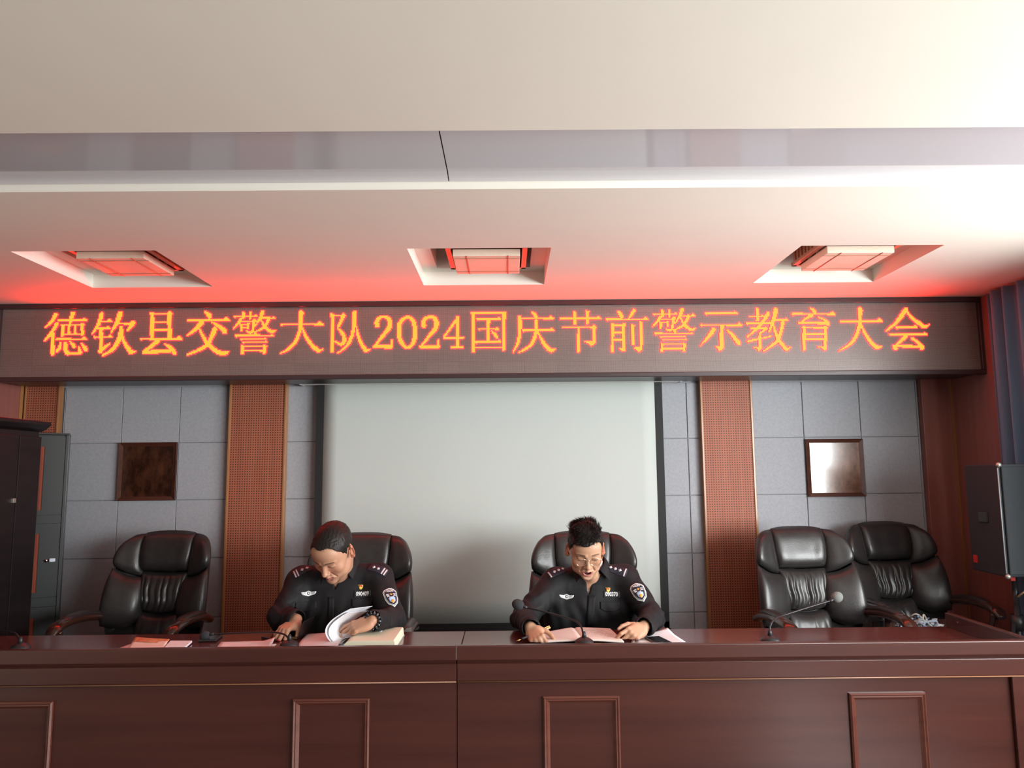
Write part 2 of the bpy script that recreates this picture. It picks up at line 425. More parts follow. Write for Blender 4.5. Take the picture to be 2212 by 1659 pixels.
# ================================================================== the LED sign
CROPS = {1: (80, 660, 400 / 2212), 2: (490, 660, 330 / 2212), 3: (790, 660, 330 / 2212), 4: (1090, 660, 320 / 2212), 5: (1390, 655, 330 / 2212), 6: (1700, 655, 330 / 2212)}
def _sh(ch, dx, dy):
    out = []
    for s in ch:
        if s[0] == 'h': out.append(('h', s[1] + dx, s[2] + dx, s[3] + dy, *s[4:]))
        elif s[0] == 'v': out.append(('v', s[1] + dx, s[2] + dy, s[3] + dy, s[4]))
        else: out.append((s[0], [(p[0] + dx, p[1] + dy, *p[2:]) for p in s[1]]))
    return out
JING = [('h', 100, 455, 160, 20, 30), ('v', 240, 95, 195, 42), ('v', 342, 95, 205, 32), ('c', [(205, 195, 22), (160, 270, 18), (100, 330, 10)]),
        ('h', 190, 430, 230, 20, 0), ('c', [(402, 215, 26), (388, 290, 22), (375, 370, 18), (340, 405, 10)]), ('c', [(285, 370, 10), (340, 395, 16), (370, 380, 14)]),
        ('v', 212, 265, 375, 36), ('v', 312, 255, 350, 34), ('h', 215, 325, 272, 16, 0), ('h', 235, 300, 328, 14, 0),
        ('c', [(520, 95, 28), (490, 180, 24), (420, 285, 8)]), ('h', 480, 710, 180, 20, 30), ('c', [(610, 190, 26), (580, 260, 22), (540, 320, 20), (420, 380, 10)]),
        ('c', [(500, 210, 10), (545, 300, 20), (620, 365, 24), (670, 382, 20), (718, 355, 8)]), ('c', [(395, 380, 12), (420, 412, 22)]),
        ('h', 120, 685, 437, 24, 26), ('h', 205, 580, 487, 20, 26), ('h', 225, 590, 530, 20, 20), ('v', 232, 575, 710, 44), ('v', 552, 575, 700, 44),
        ('h', 240, 580, 590, 22, 0), ('h', 240, 560, 655, 22, 0)]
DA = [('h', 780, 1400, 272, 26, 48), ('c', [(1075, 95, 26), (1072, 200, 27), (1065, 330, 26), (1030, 450, 24), (970, 560, 22), (880, 640, 18), (770, 700, 8)]),
      ('c', [(1095, 330, 12), (1140, 440, 20), (1220, 560, 26), (1310, 645, 28), (1340, 652, 20), (1398, 630, 6)]), ('P', [(1045, 85), (1125, 110), (1100, 140), (1045, 140)])]
TWO = [('c', [(168, 290, 34), (160, 240, 30), (195, 185, 24), (260, 165, 18), (320, 185, 28), (350, 250, 34), (330, 340, 32), (240, 450, 24), (140, 580, 16)]),
       ('h', 120, 385, 597, 50, 0), ('c', [(370, 590, 16), (380, 505, 14)])]
GLYPHS = [
 (1, [('c', [(225, 110, 24), (180, 190, 18), (105, 260, 10)]), ('c', [(240, 220, 22), (180, 320, 18), (95, 420, 10)]), ('v', 190, 320, 600, 44),
      ('h', 255, 605, 178, 20, 34), ('c', [(430, 100, 26), (405, 180, 20), (395, 235, 14)]), ('v', 312, 225, 370, 38), ('v', 545, 215, 360, 38),
      ('h', 285, 572, 232, 18, 0), ('v', 385, 240, 345, 28), ('v', 460, 240, 345, 28), ('h', 290, 565, 346, 18, 0), ('h', 230, 605, 403, 20, 34),
      ('c', [(285, 450, 16), (275, 500, 20), (235, 550, 14)]), ('c', [(345, 450, 20), (345, 530, 24), (372, 572, 22)]), ('h', 350, 520, 572, 32, 0),
      ('c', [(518, 560, 22), (500, 490, 10)]), ('c', [(395, 430, 8), (440, 480, 20), (450, 495, 16)]), ('c', [(530, 450, 8), (580, 515, 24), (588, 530, 14)])]),
 (1, [('c', [(775, 105, 26), (740, 220, 22), (665, 335, 10)]), ('h', 735, 905, 192, 18, 34), ('h', 700, 880, 272, 18, 30), ('h', 680, 905, 375, 18, 30), ('v', 768, 280, 545, 42),
      ('c', [(760, 545, 26), (800, 510, 22), (870, 460, 10)]), ('c', [(995, 98, 30), (950, 220, 24), (885, 325, 8)]), ('h', 955, 1170, 218, 20, 0),
      ('c', [(1145, 212, 30), (1120, 250, 22), (1085, 298, 12)]), ('c', [(1005, 270, 24), (1005, 330, 28), (975, 420, 26), (900, 530, 20), (790, 595, 12)]),
      ('c', [(1015, 350, 12), (1050, 450, 20), (1110, 540, 26), (1130, 556, 24), (1185, 545, 6)])]),
 (1, [('v', 1378, 85, 395, 48), ('v', 1585, 85, 395, 48), ('h', 1355, 1615, 100, 20, 0), ('P', [(1585, 66), (1625, 105), (1560, 105)]), ('h', 1400, 1565, 197, 18, 0),
      ('h', 1400, 1565, 293, 18, 0), ('h', 1235, 1740, 400, 22, 40), ('c', [(1445, 420, 26), (1380, 480, 22), (1285, 545, 18)]),
      ('c', [(1285, 560, 24), (1450, 552, 20), (1640, 540, 14)]), ('c', [(1530, 460, 10), (1610, 515, 22), (1645, 568, 24)])]),
 (1, [('c', [(2005, 72, 8), (2060, 120, 26), (2065, 150, 14)]), ('h', 1800, 2305, 175, 22, 40), ('c', [(1965, 205, 30), (1900, 280, 22), (1795, 360, 10)]),
      ('c', [(2090, 200, 8), (2190, 260, 24), (2245, 312, 28)]), ('c', [(1945, 285, 10), (1990, 380, 18), (2046, 463, 22), (2150, 550, 26), (2240, 572, 24), (2300, 545, 6)]),
      ('c', [(2125, 285, 30), (2090, 370, 24), (2040, 465, 22), (1940, 530, 18), (1795, 588, 10)])]),
 (2, JING), (2, DA),
 (2, [('v', 1530, 120, 680, 50), ('h', 1510, 1720, 145, 24, 0), ('P', [(1690, 108), (1732, 155), (1650, 152)]), ('c', [(1690, 150, 28), (1650, 240, 24), (1605, 325, 12)]),
      ('c', [(1605, 325, 10), (1660, 390, 22), (1700, 450, 24), (1700, 530, 26), (1650, 572, 18)]), ('c', [(1560, 515, 8), (1630, 560, 18), (1660, 560, 20)]),
      ('c', [(1852, 105, 32), (1850, 220, 32), (1835, 350, 26), (1800, 470, 24), (1740, 580, 20), (1610, 690, 10)]),
      ('c', [(1875, 300, 8), (1890, 390, 18), (1930, 520, 24), (1990, 620, 28), (2015, 648, 24), (2075, 640, 6)])]),
 (3, TWO),
 (3, [('c', [(490, 270, 30), (480, 380, 30), (495, 480, 30), (540, 570, 26), (605, 610, 20), (670, 570, 26), (710, 460, 32), (712, 360, 32), (700, 260, 30), (660, 195, 24), (605, 167, 18), (540, 200, 24), (490, 270, 30)])]),
 (3, _sh(TWO, 675, 0)),
 (3, [('c', [(1335, 175, 18), (1240, 310, 18), (1130, 460, 14)]), ('v', 1327, 160, 600, 50), ('h', 1125, 1420, 467, 26, 0), ('h', 1230, 1412, 604, 26, 0)]),
 (3, [('v', 1557, 95, 685, 48), ('v', 2000, 95, 660, 54), ('h', 1520, 2030, 107, 28, 0), ('h', 1605, 1960, 197, 26, 34), ('h', 1630, 1935, 342, 24, 34),
      ('h', 1590, 1965, 527, 26, 34), ('h', 1580, 1975, 610, 26, 0), ('v', 1775, 205, 520, 50), ('c', [(1815, 365, 10), (1870, 420, 22), (1895, 460, 22)])]),
 (4, [('c', [(405, 95, 10), (450, 140, 26), (470, 170, 22)]), ('h', 215, 735, 192, 28, 40), ('c', [(225, 170, 24), (228, 300, 26), (222, 420, 26), (200, 550, 22), (125, 700, 8)]),
      ('h', 260, 740, 372, 28, 40), ('c', [(470, 230, 28), (470, 380, 28), (440, 500, 26), (370, 610, 22), (200, 710, 10)]), ('c', [(500, 390, 10), (540, 490, 20), (610, 600, 28), (690, 675, 26), (765, 640, 6)])]),
 (4, [('h', 820, 1438, 197, 28, 40), ('v', 1045, 90, 290, 48), ('v', 1235, 80, 285, 54), ('h', 870, 1370, 325, 28, 0), ('P', [(1330, 285), (1375, 330), (1290, 330)]),
      ('v', 1105, 335, 700, 44), ('v', 1335, 330, 560, 44), ('P', [(1190, 530), (1355, 535), (1355, 560), (1295, 605), (1240, 560), (1195, 550)])]),
 (4, [('c', [(1675, 80, 8), (1720, 120, 26), (1750, 172, 26)]), ('c', [(1930, 80, 28), (1890, 140, 20), (1850, 195, 8)]), ('h', 1510, 2143, 210, 28, 42), ('v', 1610, 265, 705, 44),
      ('v', 1775, 265, 680, 46), ('h', 1620, 1800, 297, 26, 0), ('P', [(1780, 255), (1815, 300), (1740, 300)]), ('h', 1620, 1770, 403, 24, 0), ('h', 1620, 1770, 513, 24, 0),
      ('P', [(1690, 645), (1800, 640), (1800, 670), (1770, 695), (1740, 670)]), ('v', 1915, 285, 590, 50), ('v', 2035, 240, 640, 46), ('P', [(1895, 630), (2058, 620), (2058, 660), (2000, 705), (1950, 650)])]),
 (5, _sh(JING, 35, 3)),
 (5, [('h', 885, 1358, 150, 28, 36), ('h', 820, 1428, 318, 28, 42), ('v', 1130, 310, 670, 58), ('P', [(1000, 618), (1160, 630), (1160, 650), (1095, 705), (1060, 640)]),
      ('c', [(1010, 388, 32), (950, 470, 24), (825, 615, 8)]), ('c', [(1215, 395, 12), (1290, 470, 24), (1370, 570, 32), (1380, 590, 22)])]),
 (5, [('v', 1645, 75, 265, 46), ('h', 1520, 1755, 195, 22, 30), ('h', 1490, 1855, 292, 24, 30), ('c', [(1800, 155, 30), (1740, 250, 24), (1640, 370, 20), (1505, 485, 12)]),
      ('h', 1540, 1795, 365, 22, 30), ('c', [(1780, 370, 14), (1700, 425, 14)]), ('v', 1685, 420, 670, 44), ('P', [(1580, 640), (1705, 640), (1700, 665), (1665, 700), (1635, 660)]),
      ('c', [(1515, 552, 20), (1600, 532, 16), (1840, 480, 10)]), ('c', [(1912, 100, 34), (1880, 240, 28), (1815, 420, 10)]), ('h', 1870, 2095, 247, 24, 36),
      ('c', [(2015, 260, 28), (1990, 400, 26), (1945, 530, 24), (1860, 610, 20), (1735, 695, 8)]), ('c', [(1880, 310, 12), (1910, 430, 20), (1960, 540, 26), (2040, 640, 26), (2065, 668, 24), (2125, 640, 6)])]),
 (6, [('c', [(335, 80, 12), (390, 115, 28), (400, 150, 18)]), ('h', 75, 695, 158, 28, 42), ('c', [(345, 178, 30), (300, 205, 22), (205, 270, 12)]), ('h', 170, 600, 290, 34, 0),
      ('c', [(450, 205, 8), (540, 245, 18), (590, 300, 30)]), ('v', 245, 330, 690, 50), ('v', 550, 330, 670, 48), ('h', 220, 585, 352, 30, 0), ('h', 220, 570, 450, 26, 0), ('h', 250, 550, 522, 28, 0),
      ('P', [(420, 630), (575, 620), (575, 660), (540, 690), (500, 650)])]),
 (6, _sh(DA, -20, -10)),
 (6, [('c', [(1720, 90, 32), (1650, 190, 30), (1570, 290, 24), (1430, 405, 12)]), ('c', [(1735, 130, 14), (1820, 230, 24), (1920, 300, 30), (1990, 342, 24), (2055, 310, 6)]),
      ('h', 1575, 1890, 347, 26, 34), ('h', 1480, 2025, 452, 28, 36), ('c', [(1715, 480, 32), (1650, 540, 24), (1565, 620, 18)]), ('h', 1535, 1930, 625, 32, 0), ('c', [(1555, 650, 26), (1580, 655, 20)]),
      ('c', [(1810, 510, 18), (1890, 570, 24), (1950, 645, 34)])]),
]
def glyph_masks(crop, strokes, pitch):
    """Rasterises the brush strokes of one character on the LED grid; returns lit cells and the halo ring around them."""
    x0, y0, s = CROPS[crop]; k = 400 / 2212 / s                       # widths were read at this crop's zoom
    segs, polys = [], []
    def w(p): q = pt(x0 + p[0] * s, y0 + p[1] * s, LEDY); return np.array((q.x, q.z))
    u = s * LEDY / FOCAL
    for st in strokes:
        if st[0] == 'h':
            _, a, b, y, t, tri = st; r = t / 2 * u
            segs.append((w((a + 6, y)), w((b - 10, y)), r, r))
            if tri: polys.append([w((b - tri * 2.1, y)), w((b - tri * 1.05, y - tri)), w((b, y)), w((b, y + t / 2)), w((b - tri * 2, y + t / 2))])
            if tri: segs.append((w((a + 8, y)), w((a + 18, y + t * .75)), r * .8, r * .5))
        elif st[0] == 'v':
            _, x, a, b, t = st; h = t / 2
            polys.append([w((x - h, a)), w((x + h, a + h * .5)), w((x + h, b - h * .5)), w((x - h * .1, b)), w((x - h, b))])
            polys.append([w((x - h, a - 6)), w((x + h * 1.45, a + h * .4)), w((x + h, a + h)), w((x - h, a + h))])
        elif st[0] == 'c':
            c = catmull(st[1], 6)
            for p, q in zip(c[:-1], c[1:]): segs.append((w(p), w(q), p[2] * u, q[2] * u))
        else: polys.append([w(p) for p in st[1]])
    allp = np.array([p for sg in segs for p in sg[:2]] + [p for po in polys for p in po])
    lo, hi = allp.min(0) - .03, allp.max(0) + .03
    i0 = np.floor(lo / pitch).astype(int); n = np.ceil((hi - lo) / pitch).astype(int) + 1
    X, Z = np.meshgrid((i0[0] + np.arange(n[0]) + .5) * pitch, (i0[1] + np.arange(n[1]) + .5) * pitch, indexing='ij')
    m = np.zeros(X.shape, bool)
    for a, b, ra, rb in segs:
        d = b - a; L = max(d @ d, 1e-12)
        t = np.clip(((X - a[0]) * d[0] + (Z - a[1]) * d[1]) / L, 0, 1)
        m |= (X - a[0] - t * d[0]) ** 2 + (Z - a[1] - t * d[1]) ** 2 < (ra + (rb - ra) * t) ** 2
    for po in polys:
        ins = np.zeros(X.shape, bool)
        for (xa, za), (xb, zb) in zip(po, po[1:] + po[:1]):
            if abs(zb - za) < 1e-12: continue
            ins ^= ((za > Z) != (zb > Z)) & (X < (xb - xa) * (Z - za) / (zb - za) + xa)
        m |= ins
    return m, i0
LEDY = 4.68
def build_led():
    t = thing('led_sign', 'long LED message board with amber Chinese characters under the ceiling', 'sign', (-.1, LEDY, 2.09))
    x0, x1, z0, z1 = -3.25, 3.045, 2.089, 2.5885
    f = .030
    M_fr = material('dark brown metal frame', (.035, .02, .022), .35)
    M_face = material('unlit LED matrix', (.20, .165, .15), .42, spec=.6)
    nt = M_face.node_tree; b = nt.nodes['Principled BSDF']; L = nt.links.new
    tc = nt.nodes.new('ShaderNodeTexCoord')
    br = nt.nodes.new('ShaderNodeTexBrick'); br.offset = 0; br.inputs['Scale'].default_value = 1.0
    br.inputs['Brick Width'].default_value = .0065; br.inputs['Row Height'].default_value = .0065; br.inputs['Mortar Size'].default_value = .0011
    br.inputs['Color1'].default_value = (.25, .205, .185, 1); br.inputs['Color2'].default_value = (.215, .175, .16, 1); br.inputs['Mortar'].default_value = (.10, .085, .08, 1)
    mp = nt.nodes.new('ShaderNodeMapping'); mp.inputs['Rotation'].default_value = (math.radians(90), 0, 0)
    L(tc.outputs['Object'], mp.inputs[0]); L(mp.outputs[0], br.inputs['Vector'])
    b2 = nt.nodes.new('ShaderNodeTexBrick'); b2.offset = 0; b2.inputs['Scale'].default_value = 1.0
    b2.inputs['Brick Width'].default_value = .208; b2.inputs['Row Height'].default_value = .104; b2.inputs['Mortar Size'].default_value = .0012; b2.inputs['Bias'].default_value = 0
    b2.inputs['Color1'].default_value = (1, 1, 1, 1); b2.inputs['Color2'].default_value = (.9, .9, .9, 1); b2.inputs['Mortar'].default_value = (.68, .68, .68, 1)
    L(mp.outputs[0], b2.inputs['Vector'])
    mx = nt.nodes.new('ShaderNodeMix'); mx.data_type = 'RGBA'; mx.blend_type = 'MULTIPLY'; mx.inputs['Factor'].default_value = 1
    L(br.outputs['Color'], mx.inputs['A']); L(b2.outputs['Color'], mx.inputs['B']); L(mx.outputs['Result'], b.inputs['Base Color'])
    bx, by, bz = t.location
    g = G(); g.box(x0 - bx + .01, x1 - bx - .01, .03, .3, z0 - bz + .01, z1 - bz - .005); obj('housing', g, M_fr, t)
    g = G(); g.box(x0 - bx + f, x1 - bx - f, 0, .03, z0 - bz + f, 2.557 - bz); obj('matrix_face', g, M_face, t)
    g = G()
    for a, b_, c, d in ((x0, x1, z0, z0 + f), (x0, x1, 2.557, z1), (x0, x0 + f, z0 + f, 2.557), (x1 - f, x1, z0 + f, 2.557)):
        g.box(a - bx, b_ - bx, -.022, .03, c - bz, d - bz)
    obj('frame', g, M_fr, t, bevel=.004)
    M_amber = material('lit amber LEDs', (.05, .02, .0), .6, emit=(1.0, .0205, .0014), estr=LED_E)
    M_rim = material('painted red glow fringe', (.05, .0, .0), .6, emit=(1.0, .004, .008), estr=LED_E * .7)  # glow around the lit cells, built as a red fringe
    pitch = 2.3 * LEDY / FOCAL
    for crop, st in GLYPHS:
        m, i0 = glyph_masks(crop, st, pitch)
        g = G()
        pad = np.pad(m, 1)
        inner = pad[1:-1, 1:-1] & pad[:-2, 1:-1] & pad[2:, 1:-1] & pad[1:-1, :-2] & pad[1:-1, 2:]
        # amber runs, row by row (gaps between LED rows stay dark), painted red glow as a fringe just behind
        def runs(mask, y, gap, mi, grow=0.0):
            for j in range(mask.shape[1]):
                col = mask[:, j]; i = 0
                while i < len(col):
                    if col[i]:
                        a = i
                        while i < len(col) and col[i]: i += 1
                        xa, xb = (i0[0] + a) * pitch - grow, (i0[0] + i) * pitch + grow
                        za, zb = (i0[1] + j) * pitch + gap - grow, (i0[1] + j + 1) * pitch - gap + grow
                        g.add([(xa - bx, y, za - bz), (xb - bx, y, za - bz), (xb - bx, y, zb - bz), (xa - bx, y, zb - bz)], [(0, 1, 2, 3)], mi)
                    else: i += 1
        runs(m, -.004, pitch * .03, 0)
        runs(m, -.002, 0, 1, pitch * .42)
        o = obj('lit_character', g, [M_amber, M_rim], t, fixn=False)
    return t
# ================================================================== furniture
def rect_frame(g, cx, cz, w, h, y, prof, mi=0):
    """A mitred picture-frame moulding in the X-Z plane; prof = (inset, out) pairs, out is towards -Y."""
    rings = []
    for ins, out in prof:
        a, b = w / 2 - ins, h / 2 - ins
        rings.append([(cx - a, y - out, cz - b), (cx + a, y - out, cz - b), (cx + a, y - out, cz + b), (cx - a, y - out, cz + b)])
    g.grid(rings, mi, False, closeu=True)
M_bead = wood('brown rail bead', (.17, .07, .032), (.22, .095, .045), .3, 'x', .2)
def build_desks():
    zt, ztop, yf, yr = .735, .80, 3.125, 3.725
    def desk(x0, x1, frames, label, right_end):
        t = thing('conference_desk', label, 'desk', ((x0 + x1) / 2, 3.42, 0)); ox, oy, _ = t.location
        xe = x1 - .03 if right_end else x1
        g = G(); g.box(x0 - ox + .001, xe - ox - .001, 3.156 - oy, yr - oy, .705, zt); obj('desktop', g, M_desktop, t, bevel=.003)
        g = G()
        pr = [(3.155, ztop), (yf + .004, ztop), (yf, ztop - .004), (yf, .745), (yf + .006, .738), (yf + .010, .733), (yf + .020, .7285), (yf + .021, .7265), (yf + .016, .7245), (yf + .016, .660),
              (yf + .019, .657), (yf + .019, .652), (yf + .045, .650), (3.19, .650), (3.19, .70), (3.155, .70)]
        g.prism([(y - oy, z) for y, z in pr], x0 - ox + .0012, xe - ox - .0012 if not right_end else x1 - ox, 'x')
        obj('front_rail', g, M_desk, t, bevel=.0015)
        g = G(); g.tube([(x0 - ox + .002, yf + .0185 - oy, .6545), (x1 - ox - .002, yf + .0185 - oy, .6545)], .0028, 8); obj('rail_bead', g, M_bead, t)
        g = G(); g.box(x0 - ox + .0012, x1 - ox - .0012, 3.168 - oy, 3.19 - oy, .04, .652); obj('front_panel', g, M_desk, t)
        for cx in frames:
            g = G(); rect_frame(g, cx - ox, .34, .312, .50, 3.168 - oy, [(0, 0), (0, .010), (.006, .016), (.012, .012), (.016, .0125), (.024, .004), (.028, 0.0005)])
            obj('moulded_frame', g, M_mould, t, fixn=False)
        g = G(); g.box(x0 - ox + .002, x1 - ox - .002, 3.155 - oy, 3.2 - oy, 0, .05); obj('plinth', g, M_desk, t)
        g = G(); g.box(x0 - ox + .001, x0 - ox + .025, 3.2 - oy, yr - .02 - oy, .0, .704); obj('side_panel', g, M_desk, t)
        if right_end:
            g = G(); g.box(xe - ox, x1 - ox, 3.156 - oy, yr - oy, 0, ztop); e = obj('end_panel', g, M_desk, t, bevel=.004)
            g = G(); c = pt(2080, 1345, 3.62); g.lathe([(.0005, -.003), (.006, -.003), (.007, 0)], 14, 0, Matrix.Translation((xe - ox, 3.62 - oy, .772)) @ Matrix.Rotation(math.pi / 2, 4, 'Y'))
            obj('screw_cap', g, M_mould, e)
            g = G(); g.box(2.05 - ox, x1 - ox, 3.15 - oy, 3.167 - oy, .05, .652); obj('corner_post', g, M_desk, t, bevel=.003)
        else:
            g = G(); g.box(x1 - ox - .025, x1 - ox - .001, 3.2 - oy, yr - .02 - oy, 0, .704); obj('side_panel', g, M_desk, t)
        return t
    fx = [pt((a + b) / 2, 1560, 3.165).x for a, b in ((-52, 112), (632, 798), (1178, 1334), (1840, 1998))]
    desk(-2.62, -.2175, fx[:2], 'left section of the long mahogany desk, in front of the bowed man', False)
    desk(-.2165, 2.15, fx[2:], 'right section of the long mahogany desk, with a raised end panel', True)

def pillow(g, bottom, top, yfun, thick, nu=18, nv=14, bulge=(0, 0), pleats=None, power=2.6, back=.0, seed=0):
    """An upholstered cushion filling the patch between two (x,z) curves, puffed towards -Y."""
    rnd = random.Random(seed)
    if len(bottom) > 2: bottom = [tuple(p) for p in catmull(bottom, 6)]
    if len(top) > 2: top = [tuple(p) for p in catmull(top, 6)]
    def ev(c, u):
        s = u * (len(c) - 1); i = min(int(s), len(c) - 2); f = s - i
        return lerp(c[i][0], c[i + 1][0], f), lerp(c[i][1], c[i + 1][1], f)
    ph = [rnd.uniform(-.5, .5) for _ in range(12)]
    F, Bk = [], []
    for j in range(nv + 1):
        v = j / nv; rf, rb = [], []
        for i in range(nu + 1):
            u = i / nu
            b, t = ev(bottom, u), ev(top, u)
            w = 4 * v * (1 - v)
            x = lerp(b[0], t[0], v) + w * lerp(bulge[0], bulge[1], u); z = lerp(b[1], t[1], v)
            e = max(0.0, (1 - abs(2 * u - 1) ** power) * (1 - abs(2 * v - 1) ** power)) ** .5
            h = thick * e
            if pleats:
                n, a = pleats
                wob = .09 * math.sin(v * 5 + ph[1] * 6) + .06 * math.sin(v * 11 + ph[2] * 6) + (u - .5) * .25 * (v - .5)
                s_ = abs(math.sin(math.pi * n * (u + wob * .35)))
                amp = a * e * (.45 + .55 * math.sin(math.pi * min(1, .15 + v)) ) * (.6 + .4 * math.sin(n * u * 2.1 + ph[3] * 8))
                h += amp * (s_ ** .6 - .6)
            y = yfun(x, z)
            rf.append((x, y - h, z)); rb.append((x, y + back, z))
        F.append(rf); Bk.append(rb)
    o = len(g.v); g.grid(F)
    return g
def build_chair(name, label, loc, rz=0.0, group=None):
    t = thing(name, label, 'chair', loc, rz, group)
    def yf(x, z): return (z - .5) * .20 - .075 * min(1.3, abs(x) / .29) ** 2.2 + .02 * max(0, z - 1.0) * 3
    M = lambda c: [(-x, z) for x, z in c[::-1]]
    g = G()
    hb = [(-.148, .915), (0, .908), (.148, .915)]; ht = [(-.160, 1.142), (-.08, 1.153), (.08, 1.153), (.160, 1.142)]
    pillow(g, hb, ht, yf, .062, 22, 18, (-.012, .012), (3, .004), 4, seed=2)
    obj('headrest', g, M_leather, t)
    uw = ([(.140, .882), (.215, .900), (.297, .948)], [(.157, 1.138), (.215, 1.130), (.258, 1.10)])
    g = G(); pillow(g, *uw, yf, .05, 14, 16, (.006, .020), (2, .002), 3.4, seed=4); obj('upper_wing', g, M_leather, t)
    g = G(); pillow(g, M(uw[0]), M(uw[1]), yf, .05, 14, 16, (-.020, -.006), (2, .002), 3.4, seed=5); obj('upper_wing', g, M_leather, t)
    lw = ([(.122, .63), (.21, .59), (.315, .61)], [(.132, .878), (.215, .894), (.300, .942)])
    g = G(); pillow(g, *lw, lambda x, z: yf(x, z) - .01, .07, 16, 16, (-.02, .014), None, 2.6); obj('lower_wing', g, M_leather, t)
    g = G(); pillow(g, M(lw[0]), M(lw[1]), lambda x, z: yf(x, z) - .01, .07, 16, 16, (-.014, .02), None, 2.6); obj('lower_wing', g, M_leather, t)
    g = G(); pillow(g, [(-.118, .685), (0, .665), (.118, .685)], [(-.147, .91), (0, .903), (.147, .91)], lambda x, z: yf(x, z) - .004, .05, 64, 22, (-.004, .004), (8, .022), 3.2, seed=1)
    obj('lumbar_cushion', g, M_leather, t)
    g = G(); pillow(g, [(-.15, .46), (0, .455), (.15, .46)], [(-.125, .678), (0, .66), (.125, .678)], yf, .055, 40, 14, (-.004, .004), (5, .008), 3, seed=3)
    obj('lower_back_cushion', g, M_leather, t)
    # shell behind the cushions
    out = [(.30, .56), (.318, .66), (.312, .8), (.305, .92), (.298, 1.02), (.278, 1.085), (.235, 1.125), (.16, 1.142), (0, 1.15)]
    g = G(); P = []
    out = [tuple(p) for p in catmull(out, 5)]
    full = [(-x * .955, z - .006) for x, z in out] + [(x * .955, z - .006) for x, z in out[::-1][1:]]
    for k, (s, dy) in enumerate(((1, 0.0), (1.0, .03), (.94, .06), (.6, .075), (.02, .08))):
        P.append([(x * s, yf(x * s, z) + dy, .85 + (z - .85) * s) for x, z in full])
    g.grid(P, closeu=True); obj('back_shell', g, M_leather, t)
    g = G(); P = []
    for j in range(13):
        v = j / 12; y = lerp(.03, -.50, v); r = []
        for i in range(25):
            u = i / 24; e = max(0, (1 - abs(2 * u - 1) ** 4) * (1 - abs(2 * v - 1) ** 6)) ** .5
            r.append((lerp(-.27, .27, u), y, .40 + .10 * e))
        P.append(r)
    g.grid(P); g.box(-.27, .27, -.50, .03, .36, .401); obj('seat', g, M_leather, t)
    for s in (-1, 1):
        g = G()
        c = catmull([(s * .315, .0, .64, .030), (s * .322, -.10, .672, .034), (s * .332, -.25, .690, .036), (s * .336, -.37, .686, .036), (s * .332, -.45, .665, .034), (s * .326, -.485, .635, .022)], 6)
        g.tube([p[:3] for p in c], [p[3] for p in c], 14, ell=(1.15, .72)); a = obj('armrest', g, M_darkwood, t)
        g = G(); c = catmull([(s * .327, -.43, .655, .024), (s * .318, -.40, .56, .024), (s * .300, -.33, .46, .026), (s * .28, -.25, .385, .024)], 5)
        g.tube([p[:3] for p in c], [p[3] for p in c], 12, ell=(1.2, .8)); obj('arm_support', g, M_darkwood, t)
        g = G(); c = catmull([(s * .318, -.08, .688, .020), (s * .330, -.2, .708, .026), (s * .334, -.33, .708, .024), (s * .334, -.38, .70, .016)], 5)
        g.tube([p[:3] for p in c], [p[3] for p in c], 12, ell=(1.3, .7)); obj('arm_pad', g, M_leather, a)
    g = G(); g.lathe([(.03, .1), (.03, .28), (.045, .28), (.045, .36)], 16, 0, Matrix.Translation((0, -.23, 0))); obj('column', g, M_plastic, t)
    for k in range(5):
        q = 2 * math.pi * k / 5 + .3
        g = G(); g.tube([(0, -.23, .115), (.16 * math.cos(q), -.23 + .16 * math.sin(q), .105), (.30 * math.cos(q), -.23 + .30 * math.sin(q), .075)], [.03, .028, .022], 10, ell=(1, .8))
        l = obj('leg', g, M_darkwood, t)
        g = G(); g.lathe([(.002, -.022), (.026, -.022), (.028, 0), (.026, .022), (.002, .022)], 14, 0, Matrix.Translation((.30 * math.cos(q), -.23 + .30 * math.sin(q), .028)) @ Matrix.Rotation(q, 4, 'Z') @ Matrix.Rotation(math.pi / 2, 4, 'X'))
        obj('caster', g, M_plastic, l)
    return t
def build_chairs():
    grp = None
    p = lambda px, Y: pt(px, 1200, Y).x
    c0 = build_chair('executive_chair', 'empty black leather executive chair in front of the dark plaque, beside the metal cabinet', (p(347, 4.62), 4.62, 0), -.08)
    dup(c0, (p(776, 4.33), 4.33, 0), -.05, 'black leather executive chair under the bowed man')
    dup(c0, (p(1262, 4.31), 4.31, 0), .0, 'black leather executive chair under the man in glasses')
    dup(c0, (p(1741, 4.50), 4.50, 0), .10, 'empty black leather executive chair right beside the perforated pilaster')
    dup(c0, (p(1931, 4.86), 4.86, 0), .10, 'empty black leather executive chair in the right corner holding a heap of cords')

